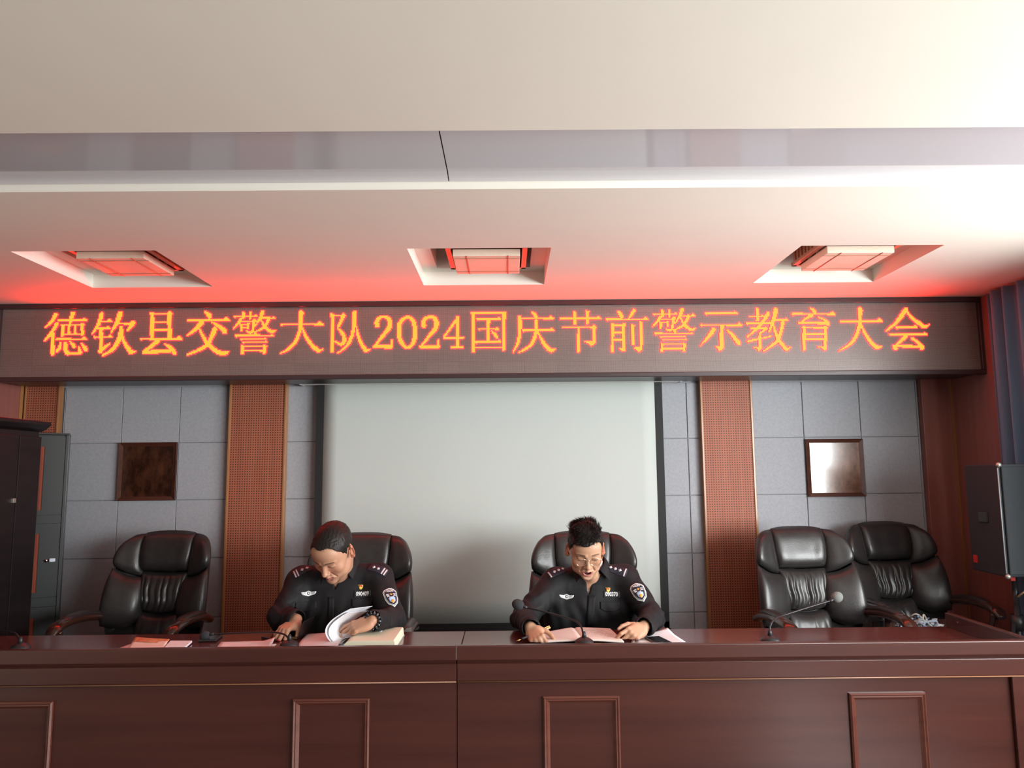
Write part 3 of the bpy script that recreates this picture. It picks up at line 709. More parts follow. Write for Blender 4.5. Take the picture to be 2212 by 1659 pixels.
def build_cabinets():
    M_blk = material('black brown lacquer', (.005, .0035, .004), .4, col2=(.010, .0065, .0075), nscale=(3, 3, 20), spec=.35)
    X, y0, y1 = -2.63, 3.05, 4.22; h = pt(100, 932, 4.2).z
    t = thing('wardrobe', 'tall black wardrobe with a moulded cornice along the left wall', 'wardrobe', ((LX + X) / 2, (y0 + y1) / 2, 0)); ox, oy, _ = t.location
    g = G(); g.box(-3.22 - ox, X - .02 - ox, y0 - oy, y1 - oy, 0, h); obj('body', g, M_blk, t, bevel=.002)
    g = G(); pr = [(-3.22 - ox, h), (X - .02 - ox, h), (X + .005 - ox, h + .012), (X + .03 - ox, h + .035), (X + .03 - ox, h + .055), (-3.22 - ox, h + .055)]
    g.prism(pr, y0 - .03 - oy, y1 + .025 - oy, 'y'); obj('cornice', g, M_blk, t, bevel=.003)
    for a, b in ((y1 - .19, y1 - .005), (y0 + .6, y1 - .196), (y0 + .005, y0 + .594)):
        g = G(); g.box(X - .0195 - ox, X - ox, a - oy, b - oy, .06, h - .03); d = obj('door', g, M_blk, t, bevel=.003)
        if a == y0 + .6:
            g = G(); g.box(X - ox - .002, X + .012 - ox, b - .035 - oy, b - .012 - oy, pt(52, 1081, 4.02).z - .012, pt(52, 1081, 4.02).z + .012); obj('lock', g, material('dull steel', (.45, .43, .38), .35, .8), d, bevel=.002)
    # metal filing cabinet behind it
    M_met = material('dark green grey enamel', (.032, .038, .038), .35, coat=.1)
    M_refl_pane = material('glass with painted pillar reflection', (.26, .06, .03), .25, col2=(.14, .03, .018), nscale=(70, 1, 1.5), detail=1, coat=.3)  # orange tone and ribs paint the pillar's reflection into the glass
    c = pt(147, 1000, 4.74); w, dp = .40, .30; hh = pt(130, 940, 4.74).z
    t = thing('filing_cabinet', 'dark grey metal cabinet with glass doors painted with a reflection standing behind the wardrobe', 'cabinet', (c.x, 4.74, 0), math.radians(29))
    g = G(); g.box(-w, 0, .014, dp, .03, hh); g.box(-w - .002, .002, -.006, dp + .002, hh + .0005, hh + .012); g.box(-.018, 0, -.004, .0135, .03, hh); g.box(-w, -w + .018, -.004, .0135, .03, hh); g.box(-w + .02, -.02, .03, dp - .02, 0, .03)
    obj('body', g, M_met, t, bevel=.002)
    zz = [pt(125, y, 4.70).z for y in (944, 1112, 1131, 1290, 1311, 1480)]
    ga, gb = -w + .07, -.128
    for k in range(3):
        zt_, zb = zz[2 * k], zz[2 * k + 1]
        xa, xb = -w + .02, -.020; za, zc = zb + .03, zt_ - .06
        g = G()
        for b in ((xa, xb, zc, zt_), (xa, xb, zb, za), (xa, ga, za, zc), (gb, xb, za, zc)): g.box(b[0], b[1], 0, .0135, b[2], b[3])
        d = obj('glass_door', g, M_met, t)
        g = G(); g.box(ga, gb, .005, .012, za, zc); obj('reflection_pane', g, M_refl_pane, d)
        if k == 1:
            lz = pt(110, 1211, 4.7).z
            g = G()
            for q in (-1, 1): g.lathe([(.001, .012 * q), (.009, .012 * q), (.011, 0)], 12, 0, Matrix.Translation((-.085, 0, lz)) @ Matrix.Rotation(math.pi / 2, 4, 'X'))
            l = obj('lock', g, M_chrome, d)
            g = G(); g.box(-.068, -.036, -.024, -.016, lz - .008, lz + .014); obj('key', g, material('pale blue key head', (.7, .78, .9), .2), l, bevel=.004)
    for k in range(2):
        g = G(); g.box(-w + .02, -.020, .002, .0135, zz[2 * k + 2] + .002, zz[2 * k + 1] - .002); obj('rail', g, M_met, t)

def build_right_corner():
    # curtain gathered beside the window
    M_cur = material('blue curtain cloth', (.085, .155, .25), .75, col2=(.10, .175, .28), nscale=(20, 20, 3), sheen=.3)
    g = G(); P = []
    for j in range(25):
        z = lerp(2.575, .04, j / 24); r = []
        for i in range(181):
            u = i / 180; y = lerp(4.53, 3.35, u)
            sp = 1 + .25 * (j / 24)
            x = 2.99 + .03 * math.sin(u * 62 + .5 * math.sin(u * 9) + j * .012) * sp + .008 * math.sin(u * 137 + j * .03)
            r.append((x, y + .01 * math.sin(u * 40) , z))
        P.append(r)
    g.grid(P); o = obj('curtain', g, M_cur, solid=.003, origin=(2.955, 3.95, 0), fixn=False)
    tag(o, 'blue window curtain hanging from the ceiling behind the loudspeaker', 'curtain')
    # loudspeaker on tripod
    yf, yb, x0, x1 = 4.0, 4.32, 2.62, 2.925; z0, z1 = .925, 1.518
    t = thing('loudspeaker', 'black loudspeaker cabinet mounted on a tripod beside the curtain', 'speaker', ((x0 + x1) / 2, 4.16, z0)); ox, oy, oz = t.location
    M_sp = material('black speaker carpet', (.02, .026, .032), .7, bump=.3, bscale=(300, 300, 300))
    M_gr = material('black speaker grille', (.018, .023, .028), .75, 0, bump=.5, bscale=(500, 500, 500))
    g = G(); g.prism([(x0 - ox, yf - oy), (x1 - ox, yf - oy), (x1 - .04 - ox, yb - oy), (x0 + .015 - ox, yb - oy)], 0, z1 - z0, 'z'); box = obj('cabinet', g, M_sp, t, bevel=.008)
    g = G(); g.box(x0 - ox + .012, x1 - ox - .012, yf - oy - .014, yf - oy - .0005, .012, z1 - z0 - .012); obj('grille', g, M_gr, t, bevel=.006)
    for zz_ in (.004, z1 - z0 - .004):
        for xx in (x0 - ox + .006, x1 - ox - .006):
            g = G(); g.ball((xx, yf - oy - .002, zz_), .014, n=12, m=8); obj('corner_guard', g, material('dull steel corner', (.5, .48, .42), .35, .8), t)
    g = G(); g.tube([(x0 - ox - .001, yf - oy - .001, .02), (x0 - ox - .001, yf - oy - .001, z1 - z0 - .02)], .003, 8); obj('edge_strip', g, material('grey edging', (.3, .32, .34), .4), t)
    hz = pt(2126, 1117, 4.16).z - oz
    g = G(); g.box(x0 - ox - .003, x0 - ox + .012, 4.12 - oy, 4.2 - oy, hz - .03, hz + .03); obj('side_handle', g, M_plastic, t, bevel=.006)
    M_red = material('red plastic', (.5, .02, .02), .4)
    q = pt(2105, 1207, 4.27); g = G(); g.box(x0 - ox + .006, x0 - ox + .014, 4.25 - oy, 4.285 - oy, q.z - oz - .02, q.z - oz + .02); obj('red_sticker', g, M_red, t)
    t = thing('speaker_stand', 'black tripod stand carrying the loudspeaker in the right corner', 'stand', ((x0 + x1) / 2 + .0, 4.17, 0))
    g = G(); g.lathe([(.001, .30), (.0175, .30), (.0175, .75), (.015, .75), (.015, z0 - .012), (.05, z0 - .012), (.05, z0 - .001), (.001, z0 - .001)], 16); obj('pole', g, M_plastic, t)
    g = G(); g.lathe([(.02, .62), (.035, .62), (.035, .70), (.02, .70)], 16); obj('collar', g, M_plastic, t)
    for k in range(3):
        a = 2 * math.pi * k / 3 + 3.45
        g = G(); d = Vector((math.cos(a), math.sin(a), 0))
        g.tube([Vector((0, 0, .66)) + d * .03, Vector((0, 0, .015)) + d * .17], .011, 10); l = obj('leg', g, M_plastic, t)
        g = G(); g.tube([Vector((0, 0, .34)) + d * .015, Vector((0, 0, .36)) + d * .15], .007, 8); obj('brace', g, M_plastic, t)
        g = G(); g.ball(Vector((0, 0, .015)) + d * .17, .015, n=10, m=8); obj('rubber_foot', g, M_plastic, l)
    g = G(); g.tube([(-.01, -.03, .80), (.02, -.05, .835), (.07, -.03, .84)], .006, 8); obj('pole_clamp', g, material('brass wire', (.45, .33, .2), .4, .6), t)
    q = pt(2192, 1245, 4.1); g = G(); g.box(q.x - 2.775 - .012, q.x - 2.775 + .012, -.06, -.052, z0 - .035, z0 - .002); obj('red_tag', g, M_red, t)

    # heap of cords on the seat of the corner chair
    rnd = random.Random(5); g = G()
    c = pt(1985, 1350, 4.5); cx, cy, cz = c.x, c.y, .505
    cols = [(.30, .36, .44), (.55, .52, .46), (.18, .26, .38), (.40, .42, .44)]
    for k in range(46):
        n = 7; pts = []
        bx, by = rnd.gauss(0, .075), rnd.gauss(0, .06)
        for i in range(n):
            hmax = .14 * math.exp(-((bx / .14) ** 2))
            pts.append((bx + rnd.gauss(0, .04), by + rnd.gauss(0, .04), max(.008, rnd.uniform(.02, 1) * hmax)))
        cc = catmull(pts, 5); g.tube(cc, rnd.choice((.004, .005, .0065)), 6, k % 4)
    o = obj('cord_heap', g, [material('cord %d' % i, v, .8) for i, v in enumerate(cols)], origin=None)
    o.location = (cx, cy, cz); tag(o, 'tangled heap of blue grey and cream cords on the corner chair seat', 'cords')
# ================================================================== the two men: one implicit surface per body
def _v(p): return np.array(p, np.float32)
class Sdf:
    def __init__(s): s.ops = []
    def cone(s, a, b, ra, rb=None, k=.01, mode='u'):
        a, b = _v(a), _v(b); rb = ra if rb is None else rb; ab = b - a; L = float(max(ab @ ab, 1e-9))
        def f(P):
            t = np.clip(((P - a) @ ab) / L, 0, 1)
            return np.linalg.norm(P - a - t[:, None] * ab, axis=1) - (ra + (rb - ra) * t)
        s.ops.append((f, k, mode, (a + b) / 2, math.sqrt(L) / 2 + max(ra, rb))); return s
    def ell(s, c, r, R=None, k=.01, mode='u'):
        c, r = _v(c), _v(r); R = np.eye(3, dtype=np.float32) if R is None else np.array(R, np.float32)
        def f(P):
            q = ((P - c) @ R) / r
            k0 = np.linalg.norm(q, axis=1); k1 = np.linalg.norm(q / r, axis=1) + 1e-9
            return k0 * (k0 - 1) / k1
        s.ops.append((f, k, mode, c, float(max(r)))); return s
    def fun(s, f, c, rad, k=.003, mode='u'): s.ops.append((f, k, mode, _v(c), rad)); return s
    def __call__(s, P, c=None, rad=0.0):
        d = np.full(len(P), 1.0, np.float32)
        for f, k, mode, bc, br in s.ops:
            if mode == 'd': d = d + f(P); continue
            if c is not None and np.linalg.norm(bc - c) > br + rad + k + .02: continue
            q = f(P)
            if mode == 'u':
                h = np.maximum(k - np.abs(d - q), 0) / k; d = np.minimum(d, q) - h * h * k / 4
            elif mode == 's':
                q = -q; h = np.maximum(k - np.abs(d - q), 0) / k; d = np.maximum(d, q) + h * h * k / 4
            else:
                h = np.maximum(k - np.abs(d - q), 0) / k; d = np.maximum(d, q) + h * h * k / 4
        return d
    def mesh(s, lo, hi, h):
        B = 8; lo = _v(lo); n = np.ceil((np.array(hi) - lo) / h / B).astype(int) * B
        nb = n // B; V = np.ones(tuple(n), np.float32)
        off = np.stack(np.meshgrid(*[np.arange(B)] * 3, indexing='ij'), -1).reshape(-1, 3).astype(np.float32) * h
        R = B * h * .5 * 1.75
        bi = np.stack(np.meshgrid(*[np.arange(m) for m in nb], indexing='ij'), -1).reshape(-1, 3)
        cen = lo + (bi * B + B / 2 - .5) * h
        dc = s(cen.astype(np.float32))
        for idx, c, d in zip(bi, cen, dc):
            i, j, k = idx * B
            if abs(d) > R + .022: V[i:i + B, j:j + B, k:k + B] = d
            else: V[i:i + B, j:j + B, k:k + B] = s((lo + idx * B * h + off).astype(np.float32), c, R).reshape(B, B, B)
        return surface_nets(V, lo, h)
def surface_nets(V, lo, h):
    S = V < 0
    c = [S[i:S.shape[0] - 1 + i, j:S.shape[1] - 1 + j, k:S.shape[2] - 1 + k] for i in (0, 1) for j in (0, 1) for k in (0, 1)]
    any_ = c[0].copy(); all_ = c[0].copy()
    for q in c[1:]: any_ |= q; all_ &= q
    act = any_ & ~all_
    ids = np.argwhere(act); index = np.full(act.shape, -1, np.int32); index[act] = np.arange(len(ids))
    corner = np.array([(i, j, k) for i in (0, 1) for j in (0, 1) for k in (0, 1)])
    vals = np.stack([V[ids[:, 0] + a, ids[:, 1] + b, ids[:, 2] + d] for a, b, d in corner], 1)
    acc = np.zeros((len(ids), 3)); cnt = np.zeros(len(ids))
    for a in range(8):
        for b in range(a + 1, 8):
            if np.abs(corner[a] - corner[b]).sum() != 1: continue
            va, vb = vals[:, a], vals[:, b]; m = (va < 0) != (vb < 0)
            t = np.where(m, va / np.where(m, va - vb, 1), 0)
            acc += np.where(m[:, None], corner[a] + t[:, None] * (corner[b] - corner[a]), 0); cnt += m
    verts = lo + (ids + acc / cnt[:, None]) * h
    faces = []
    for ax in range(3):
        o1, o2 = [(1, 2), (2, 0), (0, 1)][ax]
        sl0 = [slice(None)] * 3; sl1 = [slice(None)] * 3; sl0[ax] = slice(0, -1); sl1[ax] = slice(1, None)
        e = np.argwhere(S[tuple(sl0)] != S[tuple(sl1)])
        e = e[(e[:, o1] > 0) & (e[:, o2] > 0) & (e[:, o1] < act.shape[o1]) & (e[:, o2] < act.shape[o2])]
        inside = S[tuple(sl0)][tuple(e.T)]
        q = []
        for d1, d2 in ((0, 0), (-1, 0), (-1, -1), (0, -1)):
            w = e.copy(); w[:, o1] += d1; w[:, o2] += d2; q.append(index[tuple(w.T)])
        f = np.stack(q, 1); f = f[:, ::1]
        f[~inside] = f[~inside][:, ::-1]
        faces.append(f)
    return verts, np.concatenate(faces)
def sdf_obj(name, vf, mats, parent=None, color=None, origin=(0, 0, 0), smooth_it=0):
    v, f = vf
    me = bpy.data.meshes.new(name); me.from_pydata((v - np.array(origin)).tolist(), [], f.tolist())
    me.materials.append(mats); me.polygons.foreach_set('use_smooth', [True] * len(f))
    if color is not None:
        a = me.color_attributes.new('skin', 'FLOAT_COLOR', 'POINT')
        c = np.ones((len(v), 4), np.float32); c[:, :3] = color(v.astype(np.float32)); a.data.foreach_set('color', c.ravel())
    me.update()
    o = bpy.data.objects.new(name, me); SC.collection.objects.link(o)
    if parent is not None: o.parent = parent
    if smooth_it:
        md = o.modifiers.new('smooth', 'SMOOTH'); md.iterations = smooth_it; md.factor = .5
    return o

FIN = [((.086, .027), (.043, .026, .021)), ((.090, .009), (.047, .030, .022)), ((.087, -.010), (.044, .028, .021)), ((.080, -.027), (.035, .021, .018))]
def add_hand(S, wrist, xd, zd, side, curls, spread, thumb, scale=1.0):
    """Palm with four fingers and a thumb; xd points to the knuckles, zd out of the back of the hand, side +1 right / -1 left."""
    X = Vector(xd).normalized(); Z = Vector(zd); Z = (Z - X * Z.dot(X)).normalized(); Y = Z.cross(X)
    W = Vector(wrist)
    def T(x, y, z): return W + (X * x + Y * (y * side) + Z * z) * scale
    R = np.array([list(X), list(Y), list(Z)]).T
    s = scale
    S.ell(T(.045, .002, -.002), (.052 * s, .036 * s, .0155 * s), R, k=.012)
    for (bx, by), _ in FIN: S.cone(T(.012, by * .6, 0), T(bx, by, .001), .0115 * s, .0105 * s, k=.010)
    S.ell(T(.035, .026, -.010), (.028 * s, .015 * s, .014 * s), R, k=.010)
    S.ell(T(.035, -.024, -.008), (.034 * s, .012 * s, .013 * s), R, k=.010)
    tips = []
    for q, ((bx, by), ln) in enumerate(FIN):
        p = T(bx, by, .001); ang = 0.0; r0 = (.0098, .0100, .0096, .0085)[q] * s
        sa = math.radians(spread[q])
        base = X * math.cos(sa) + Y * (side * math.sin(sa))
        for m in range(3):
            ang += math.radians(curls[q][m])
            d = base * math.cos(ang) - Z * math.sin(ang)
            e = p + d * ln[m] * s
            S.cone(p, e, r0, r0 * .9, k=.007 if m == 0 else .003)
            p = e; r0 *= .9
        tips.append(p)
    b = T(.022, .030, -.008); (a1, a2, lift, l2) = thumb
    d = (X * math.cos(a1) + Y * (side * math.sin(a1)) + Z * lift).normalized()
    m = b + d * .038 * s; S.cone(b, m, .0135 * s, .0108 * s, k=.010)
    d2 = (X * math.cos(a2) + Y * (side * math.sin(a2)) + Z * l2).normalized()
    e = m + d2 * .030 * s; S.cone(m, e, .0108 * s, .0098 * s, k=.004)
    d3 = (d2 * 1.0 - Y * (side * .25)).normalized(); S.cone(e, e + d3 * .022 * s, .0098 * s, .0078 * s, k=.004)
    return tips

M_skin = material('skin', (.5, .3, .2), .48, vcol='skin', sss=.12, spec=.4)
M_hair = material('black hair', (.012, .009, .008), .5, spec=.28)
M_cloth = material('black uniform cloth', (.0065, .006, .0075), .7, col2=(.009, .0083, .010), nscale=(40, 40, 40), bump=.2, bscale=(500, 500, 500), spec=.3)
M_cloth2 = material('black uniform trim', (.013, .012, .016), .75)
M_navy = material('navy shoulder board', (.010, .008, .02), .7)
M_silver = material('silver thread', (.62, .62, .63), .4)
M_white = material('white embroidery', (.78, .78, .80), .6)
M_pinkw = material('pale pink stripe', (.60, .50, .53), .6)
M_orange = material('orange embroidery', (.85, .36, .06), .6)
M_bluee = material('pale blue embroidery', (.35, .47, .66), .6)
M_redp = material('red enamel', (.62, .03, .02), .3, coat=.4)
M_goldp = material('gold enamel', (.80, .55, .10), .3, coat=.4)

def decal(bvh, cen, nrm, up, layers, parent, name, base=.0022, step=.0007, flip=False):
    """Thin badge that follows the cloth: 2-D shapes are laid along the local normal onto the jacket."""
    n = Vector(nrm).normalized(); u_ = Vector(up); v = (u_ - n * u_.dot(n)).normalized(); u = v.cross(n).normalized()
    g = G(); mats = []; lay = 0
    for kind, data, mat_ in layers:
        if mat_ not in mats: mats.append(mat_)
        mi = mats.index(mat_); off = base + step * lay; lay += 1
        def proj(a, b):
            o = Vector(cen) + u * a + v * b
            hit = bvh.ray_cast(o + n * .10, -n, .2)[0]
            return (hit if hit is not None else o) + n * off
        if kind == 'poly':                                # star-shaped outline, filled by rings
            k = len(data); cx = sum(p[0] for p in data) / k; cy = sum(p[1] for p in data) / k
            dense = []
            for (xa, ya), (xb, yb) in zip(data, data[1:] + data[:1]):
                m = max(1, int(math.hypot(xb - xa, yb - ya) / .006))
                dense += [(lerp(xa, xb, i / m), lerp(ya, yb, i / m)) for i in range(m)]
            size = max(math.hypot(x - cx, y - cy) for x, y in dense); m = max(1, int(size / .007))
            rows = [[proj(cx + (x - cx) * max(r / m, .02), cy + (y - cy) * max(r / m, .02)) for x, y in dense] for r in range(m + 1)]
            rows.append([p - n * (off + .0005) for p in rows[-1]])
            g.grid(rows, mi, True, closeu=True)
        else:                                             # lettering
            vs, fs = data
            g.add([proj(x, y) for x, y, _ in vs], fs, mi)
    return obj(name, g, mats, parent, fixn=False)
def rect(cx, cy, w, h, a=0.0):
    c, s = math.cos(a), math.sin(a)
    return [(cx + c * x - s * y, cy + s * x + c * y) for x, y in ((-w / 2, -h / 2), (w / 2, -h / 2), (w / 2, h / 2), (-w / 2, h / 2))]
def letters(body, cx, cy, size, sx=1.0, bold=.0):
    vs, fs = text_mesh(body, size, bold=bold); return ([(x * sx + cx, y + cy, 0) for x, y, _ in vs], fs)

def build_man(cfg):
    s = cfg['hs']; e = cfg['rot']
    R3 = Euler((math.radians(e[0]), math.radians(e[1]), math.radians(e[2])), 'YXZ')
    R = (Matrix.Rotation(math.radians(e[1]), 3, 'Z') @ Matrix.Rotation(math.radians(e[0]), 3, 'X') @ Matrix.Rotation(math.radians(e[2]), 3, 'Y'))
    Rn = np.array(R)
    eye = cfg['eye']; loc = eye - R @ Vector((0, -.088, 0)) * s
    def H(x, y, z): return loc + R @ Vector((x, y, z)) * s
    def rr(*r): return tuple(v * s for v in r)
    S = Sdf()
    # skull and face
    S.ell(H(0, .012, .034), rr(.0765, .096, .083), Rn, k=.02)
    S.ell(H(0, -.040, -.015), rr(.065, .053, .085), Rn, k=.035 * s)
    S.ell(H(0, -.044, -.070), rr(.052, .046, .046), Rn, k=.03)
    S.ell(H(0, -.081, -.104), rr(.021, .016, .015), Rn, k=.025)
    S.ell(H(0, -.060, .045), rr(.058, .038, .04), Rn, k=.03)
    for q in (-1, 1):
        S.ell(H(q * .045, -.062, -.030), rr(.021, .020, .018), Rn, k=.025)
        S.ell(H(q * .050, -.020, -.075), rr(.014, .03, .022), Rn, k=.03)
        S.cone(H(q * .012, -.094, .0165), H(q * .046, -.079, .0185), .0075 * s, .0065 * s, k=.014)
        S.ell(H(q * .031, -.101, -.003), rr(.0195, .0125, .0115), Rn, k=.012, mode='s')
        S.ell(H(q * .0315, -.0815, -.004), rr(.0158, .0120, .0105), Rn, k=.004)
        S.cone(H(q * .019, -.0905, .0055), H(q * .044, -.084, .0035), .0030 * s, .0028 * s, k=.006)
    S.cone(H(0, -.092, .006), H(0, -.1075, -.034), .0070 * s, .0100 * s, k=.014)
    S.ell(H(0, -.1115, -.0385), rr(.0105, .0098, .0085), Rn, k=.008)
    for q in (-1, 1):
        S.ell(H(q * .0128, -.1000, -.0405), rr(.0075, .0095, .0072), Rn, k=.007)
        S.ell(H(q * .0066, -.1075, -.0490), rr(.0036, .0045, .0036), Rn, k=.004, mode='s')
        S.cone(H(q * .020, -.093, -.044), H(q * .032, -.078, -.070), .0028 * s, .0022 * s, k=.010, mode='s')
    mo = cfg['mouth']
    S.cone(H(0, -.0955, -.0535), H(0, -.0975, -.062), .006 * s, .007 * s, k=.010)
    for q in (-1, 1):
        S.cone(H(q * .002, -.0990, -.0655), H(q * .0225, -.0880, -.0690), .0055 * s, .0030 * s, k=.006)
        S.cone(H(q * .002, -.0965 + mo * .3, -.0765 - mo), H(q * .0205, -.0875, -.0720 - mo * .5), .0064 * s, .0034 * s, k=.006)
    if mo > .004: S.ell(H(0, -.098, -.0712 - mo * .5), rr(.0165, .022, .0035 + mo * .62), Rn, k=.004, mode='s')
    else: S.cone(H(-.021, -.094, -.0708), H(.021, -.094, -.0708), .0016 * s, .0016 * s, k=.004, mode='s')
    S.ell(H(0, -.098, -.088 - mo), rr(.016, .006, .0045), Rn, k=.008, mode='s')
    for q in (-1, 1):                                      # ears
        Re = np.array(R @ Matrix.Rotation(q * math.radians(36), 3, 'Z') @ Matrix.Rotation(math.radians(-10), 3, 'X'))
        S.ell(H(q * .0845, .014, -.006), rr(.0085, .0190, .0335), Re, k=.010)
        S.ell(H(q * .0910, .006, -.003), rr(.006, .0105, .0195), Re, k=.004, mode='s')
        S.ell(H(q * .0815, .004, -.030), rr(.0070, .0085, .0095), Re, k=.007)
        S.cone(H(q * .083, .0, -.006), H(q * .082, -.001, -.014), .0038 * s, .0038 * s, k=.004)
    # neck, trunk, arms
    A, Bq = cfg['sh']; mid = (A + Bq) / 2; up = Vector((0, .30, .95)).normalized()
    Nb = mid + Vector(cfg.get('nb', (0, -.020, .055))); cfg['Nb'] = Nb
    S.cone(H(0, .035, -.060), Nb + Vector((0, .01, -.03)), .057 * s, .064, k=.025)
    S.cone(H(0, -.028, -.085), Nb + Vector((0, -.045, -.02)), .030 * s, .03, k=.03)
    Pv = cfg['pelvis']
    S.ell(mid + Vector((0, .03, -.13)), (.150, .095, .17), k=.03)
    S.ell(mid.lerp(Pv, .62), (.145, .105, .19), k=.05)
    S.cone(A, Bq, .05, .05, k=.03)
    arms = []
    for key, sh in (('armA', A), ('armB', Bq)):
        el, wr = cfg[key]
        S.cone(sh, el, .050, .042, k=.02); S.cone(el, wr, .042, .028, k=.01); arms.append((sh, el, wr))
    tips = {}
    for key, (sh, el, wr), side in (('handA', arms[0], 1), ('handB', arms[1], -1)):
        hc = cfg[key]
        tips[key] = add_hand(S, wr + (wr - el).normalized() * .008, hc['x'], hc['z'], side, hc['curl'], hc['spread'], hc['thumb'], hc.get('s', 1.0))
    def rests(Q):
        for xa, xb, yb, zt in cfg['rest']:
            Q.fun(lambda P, xa=xa, xb=xb, yb=yb, zt=zt: np.maximum(np.maximum(P[:, 2] - zt, P[:, 1] - yb), np.maximum(xa - P[:, 0], P[:, 0] - xb)), ((xa + xb) / 2, yb - .3, zt), .9, k=.002, mode='s')
    rests(S)
    allp = [A, Bq, Pv, H(0, 0, .13), H(0, -.13, -.12)] + [p for a in arms for p in a] + tips['handA'] + tips['handB']
    lo = np.array([min(p[i] for p in allp) for i in range(3)]) - .13; hi = np.array([max(p[i] for p in allp) for i in range(3)]) + .13
    lo[2] = Pv.z - .05
    base = np.array(cfg['skin'], np.float32); lip = np.array(cfg['lip'], np.float32)
    palm = [np.array(arms[0][2]), np.array(arms[1][2])]
    def paint(v):
        q = ((v - np.array(loc)) @ Rn) / s; x, y, z = q.T; ax = np.abs(x)
        c = np.tile(base, (len(v), 1))
        def mix(m, col):
            m = np.clip(m, 0, 1)[:, None]; c[:] = c * (1 - m) + np.array(col, np.float32) * m
        head = (np.linalg.norm(q, axis=1) < .16)
        front = head & (y < -.03)
        g2 = lambda a, b, cx, cy, wx, wy: np.exp(-((a - cx) / wx) ** 2 - ((b - cy) / wy) ** 2)
        mix(head * np.exp(-((ax - .048) / .022) ** 2 - ((z + .03) / .02) ** 2) * (y < -.03) * .35, base * (1.05, .72, .66))
        mix(front * np.exp(-(x / .014) ** 2 - ((z + .038) / .014) ** 2) * .3, base * (1.05, .74, .68))
        mix(head * (ax > .074) * (np.abs(z + .005) < .04) * .5, base * (1.08, .62, .52))
        # eyebrows, lash lines
        bz = .0190 + .10 * (ax - .014) - 5.5 * np.maximum(ax - .030, 0) ** 2
        mix(front * (ax > .0125) * (ax < .053) * np.clip(1.9 - np.abs(z - bz) / (.0027 - .06 * np.maximum(ax - .032, 0)), 0, 1) * .8 * np.clip((ax - .011) / .006, 0, 1) * (y < -.05), (.03, .02, .016))
        ez = -.0078 - .0022 * (1 - ((ax - .0315) / .0145) ** 2)
        mix(front * (np.abs(ax - .0315) < .0155) * np.clip(1.8 - np.abs(z - ez) / .0014, 0, 1) * .9 * (y < -.06), (.02, .012, .010))
        mix(front * np.exp(-((ax - .031) / .02) ** 2 - ((z + .014) / .006) ** 2) * .3, base * (.8, .68, .66))
        # lips, mouth, nostrils, shaved stubble
        w = .0255
        lz0, lz1 = -.0625 - .12 * ax, -.0835 - mo * 1.1 + .22 * ax
        mix(front * (ax < w) * np.clip((lz0 - z) / .0015, 0, 1) * np.clip((z - lz1) / .0015, 0, 1) * .85 * (y < -.07), lip)
        if mo > .004: mix(front * (y > -.0895) * (y < -.05) * (ax < .019) * (z < -.0665) * (z > -.0755 - mo), (.05, .012, .010))
        if mo > .004: mix(front * (y > -.094) * (y < -.07) * (ax < .012) * (z < -.0655) * (z > -.0705), (.62, .56, .48))
        else: mix(front * (ax < .022) * np.clip(1.6 - np.abs(z + .0708) / .0012, 0, 1) * .8 * (y < -.07), (.10, .035, .03))
        mix(front * np.exp(-((ax - .0066) / .0035) ** 2 - ((z + .0475) / .003) ** 2) * .8 * (y < -.09), (.05, .02, .015))
        mix(front * (z < -.05) * np.exp(-((ax) / .045) ** 2) * .16 * ((z > -.061) | (z < -.085)), (.10, .08, .075))
        hd = np.minimum(np.linalg.norm(v - palm[0], axis=1), np.linalg.norm(v - palm[1], axis=1))
        mix((hd < .24) * .15 * (~head), base * (1.05, .78, .7))
        return c
    body = sdf_obj('person', S.mesh(lo, hi, .0024), M_skin, None, paint)
    tag(body, cfg['label'], 'person')

    # jacket
    J = Sdf(); r = .012
    tw = cfg.get('bulk', 1.0)
    J.ell(mid + Vector((0, .03, -.14)), ((.150 + r) * tw, .112, .19), k=.03)
    xd = (Bq - A).normalized()
    for dz, ins, rad, dy in ((-.085, .022, .078, .012), (-.17, .030, .092, .010), (-.27, .034, .100, .02)):
        J.cone(A + xd * ins + Vector((0, dy, dz)), Bq - xd * ins + Vector((0, dy, dz)), rad * tw, rad * tw, k=.05)
    J.ell(mid.lerp(Pv, .60), (.152 * tw + r, .13, .22), k=.06)
    J.ell(mid.lerp(Pv, 1.0), (.17 * tw, .14, .12), k=.06)
    for sh in (A, Bq):
        J.cone(Nb + Vector((0, .015, -.030)), sh + Vector((0, 0, .0)), .060, .062, k=.03)
    for sh, el, wr in arms:
        J.cone(sh + Vector((0, 0, -.005)), el, .071, .060, k=.035); J.cone(el, wr, .060, .044, k=.018)
        J.cone(wr + (el - wr).normalized() * .055, wr + (el - wr).normalized() * .006, .0475, .0485, k=.004)
        J.cone(wr, wr + (wr - el).normalized() * .08, .041, .041, k=.004, mode='s')
    vb = cfg['vbottom']
    J.cone(H(0, .035, -.03), Nb + Vector((0, -.002, .005)), .062, .067, k=.010, mode='s')
    top = Nb + Vector((0, -.06, .06))
    def wedge(half, dz):
        def f(P):
            t = (P[:, 2] - (vb.z + dz)) / (top.z - vb.z - dz)
            x = np.abs(P[:, 0] - (vb.x + (top.x - vb.x) * np.clip(t, 0, 1.4)))
            return np.maximum(np.maximum((x - half * t) * .8, P[:, 1] - mid.y + .01), (vb.z + dz - P[:, 2]))
        return f
    J.fun(wedge(cfg.get('vw', .046), 0.0), (vb + top) / 2, .16, k=.003, mode='s')
    pts = [(np.array(sh), np.array(el), np.array(wr)) for sh, el, wr in arms]; seed = cfg['seed']; mdn = np.array(mid); pn = np.array(Pv)
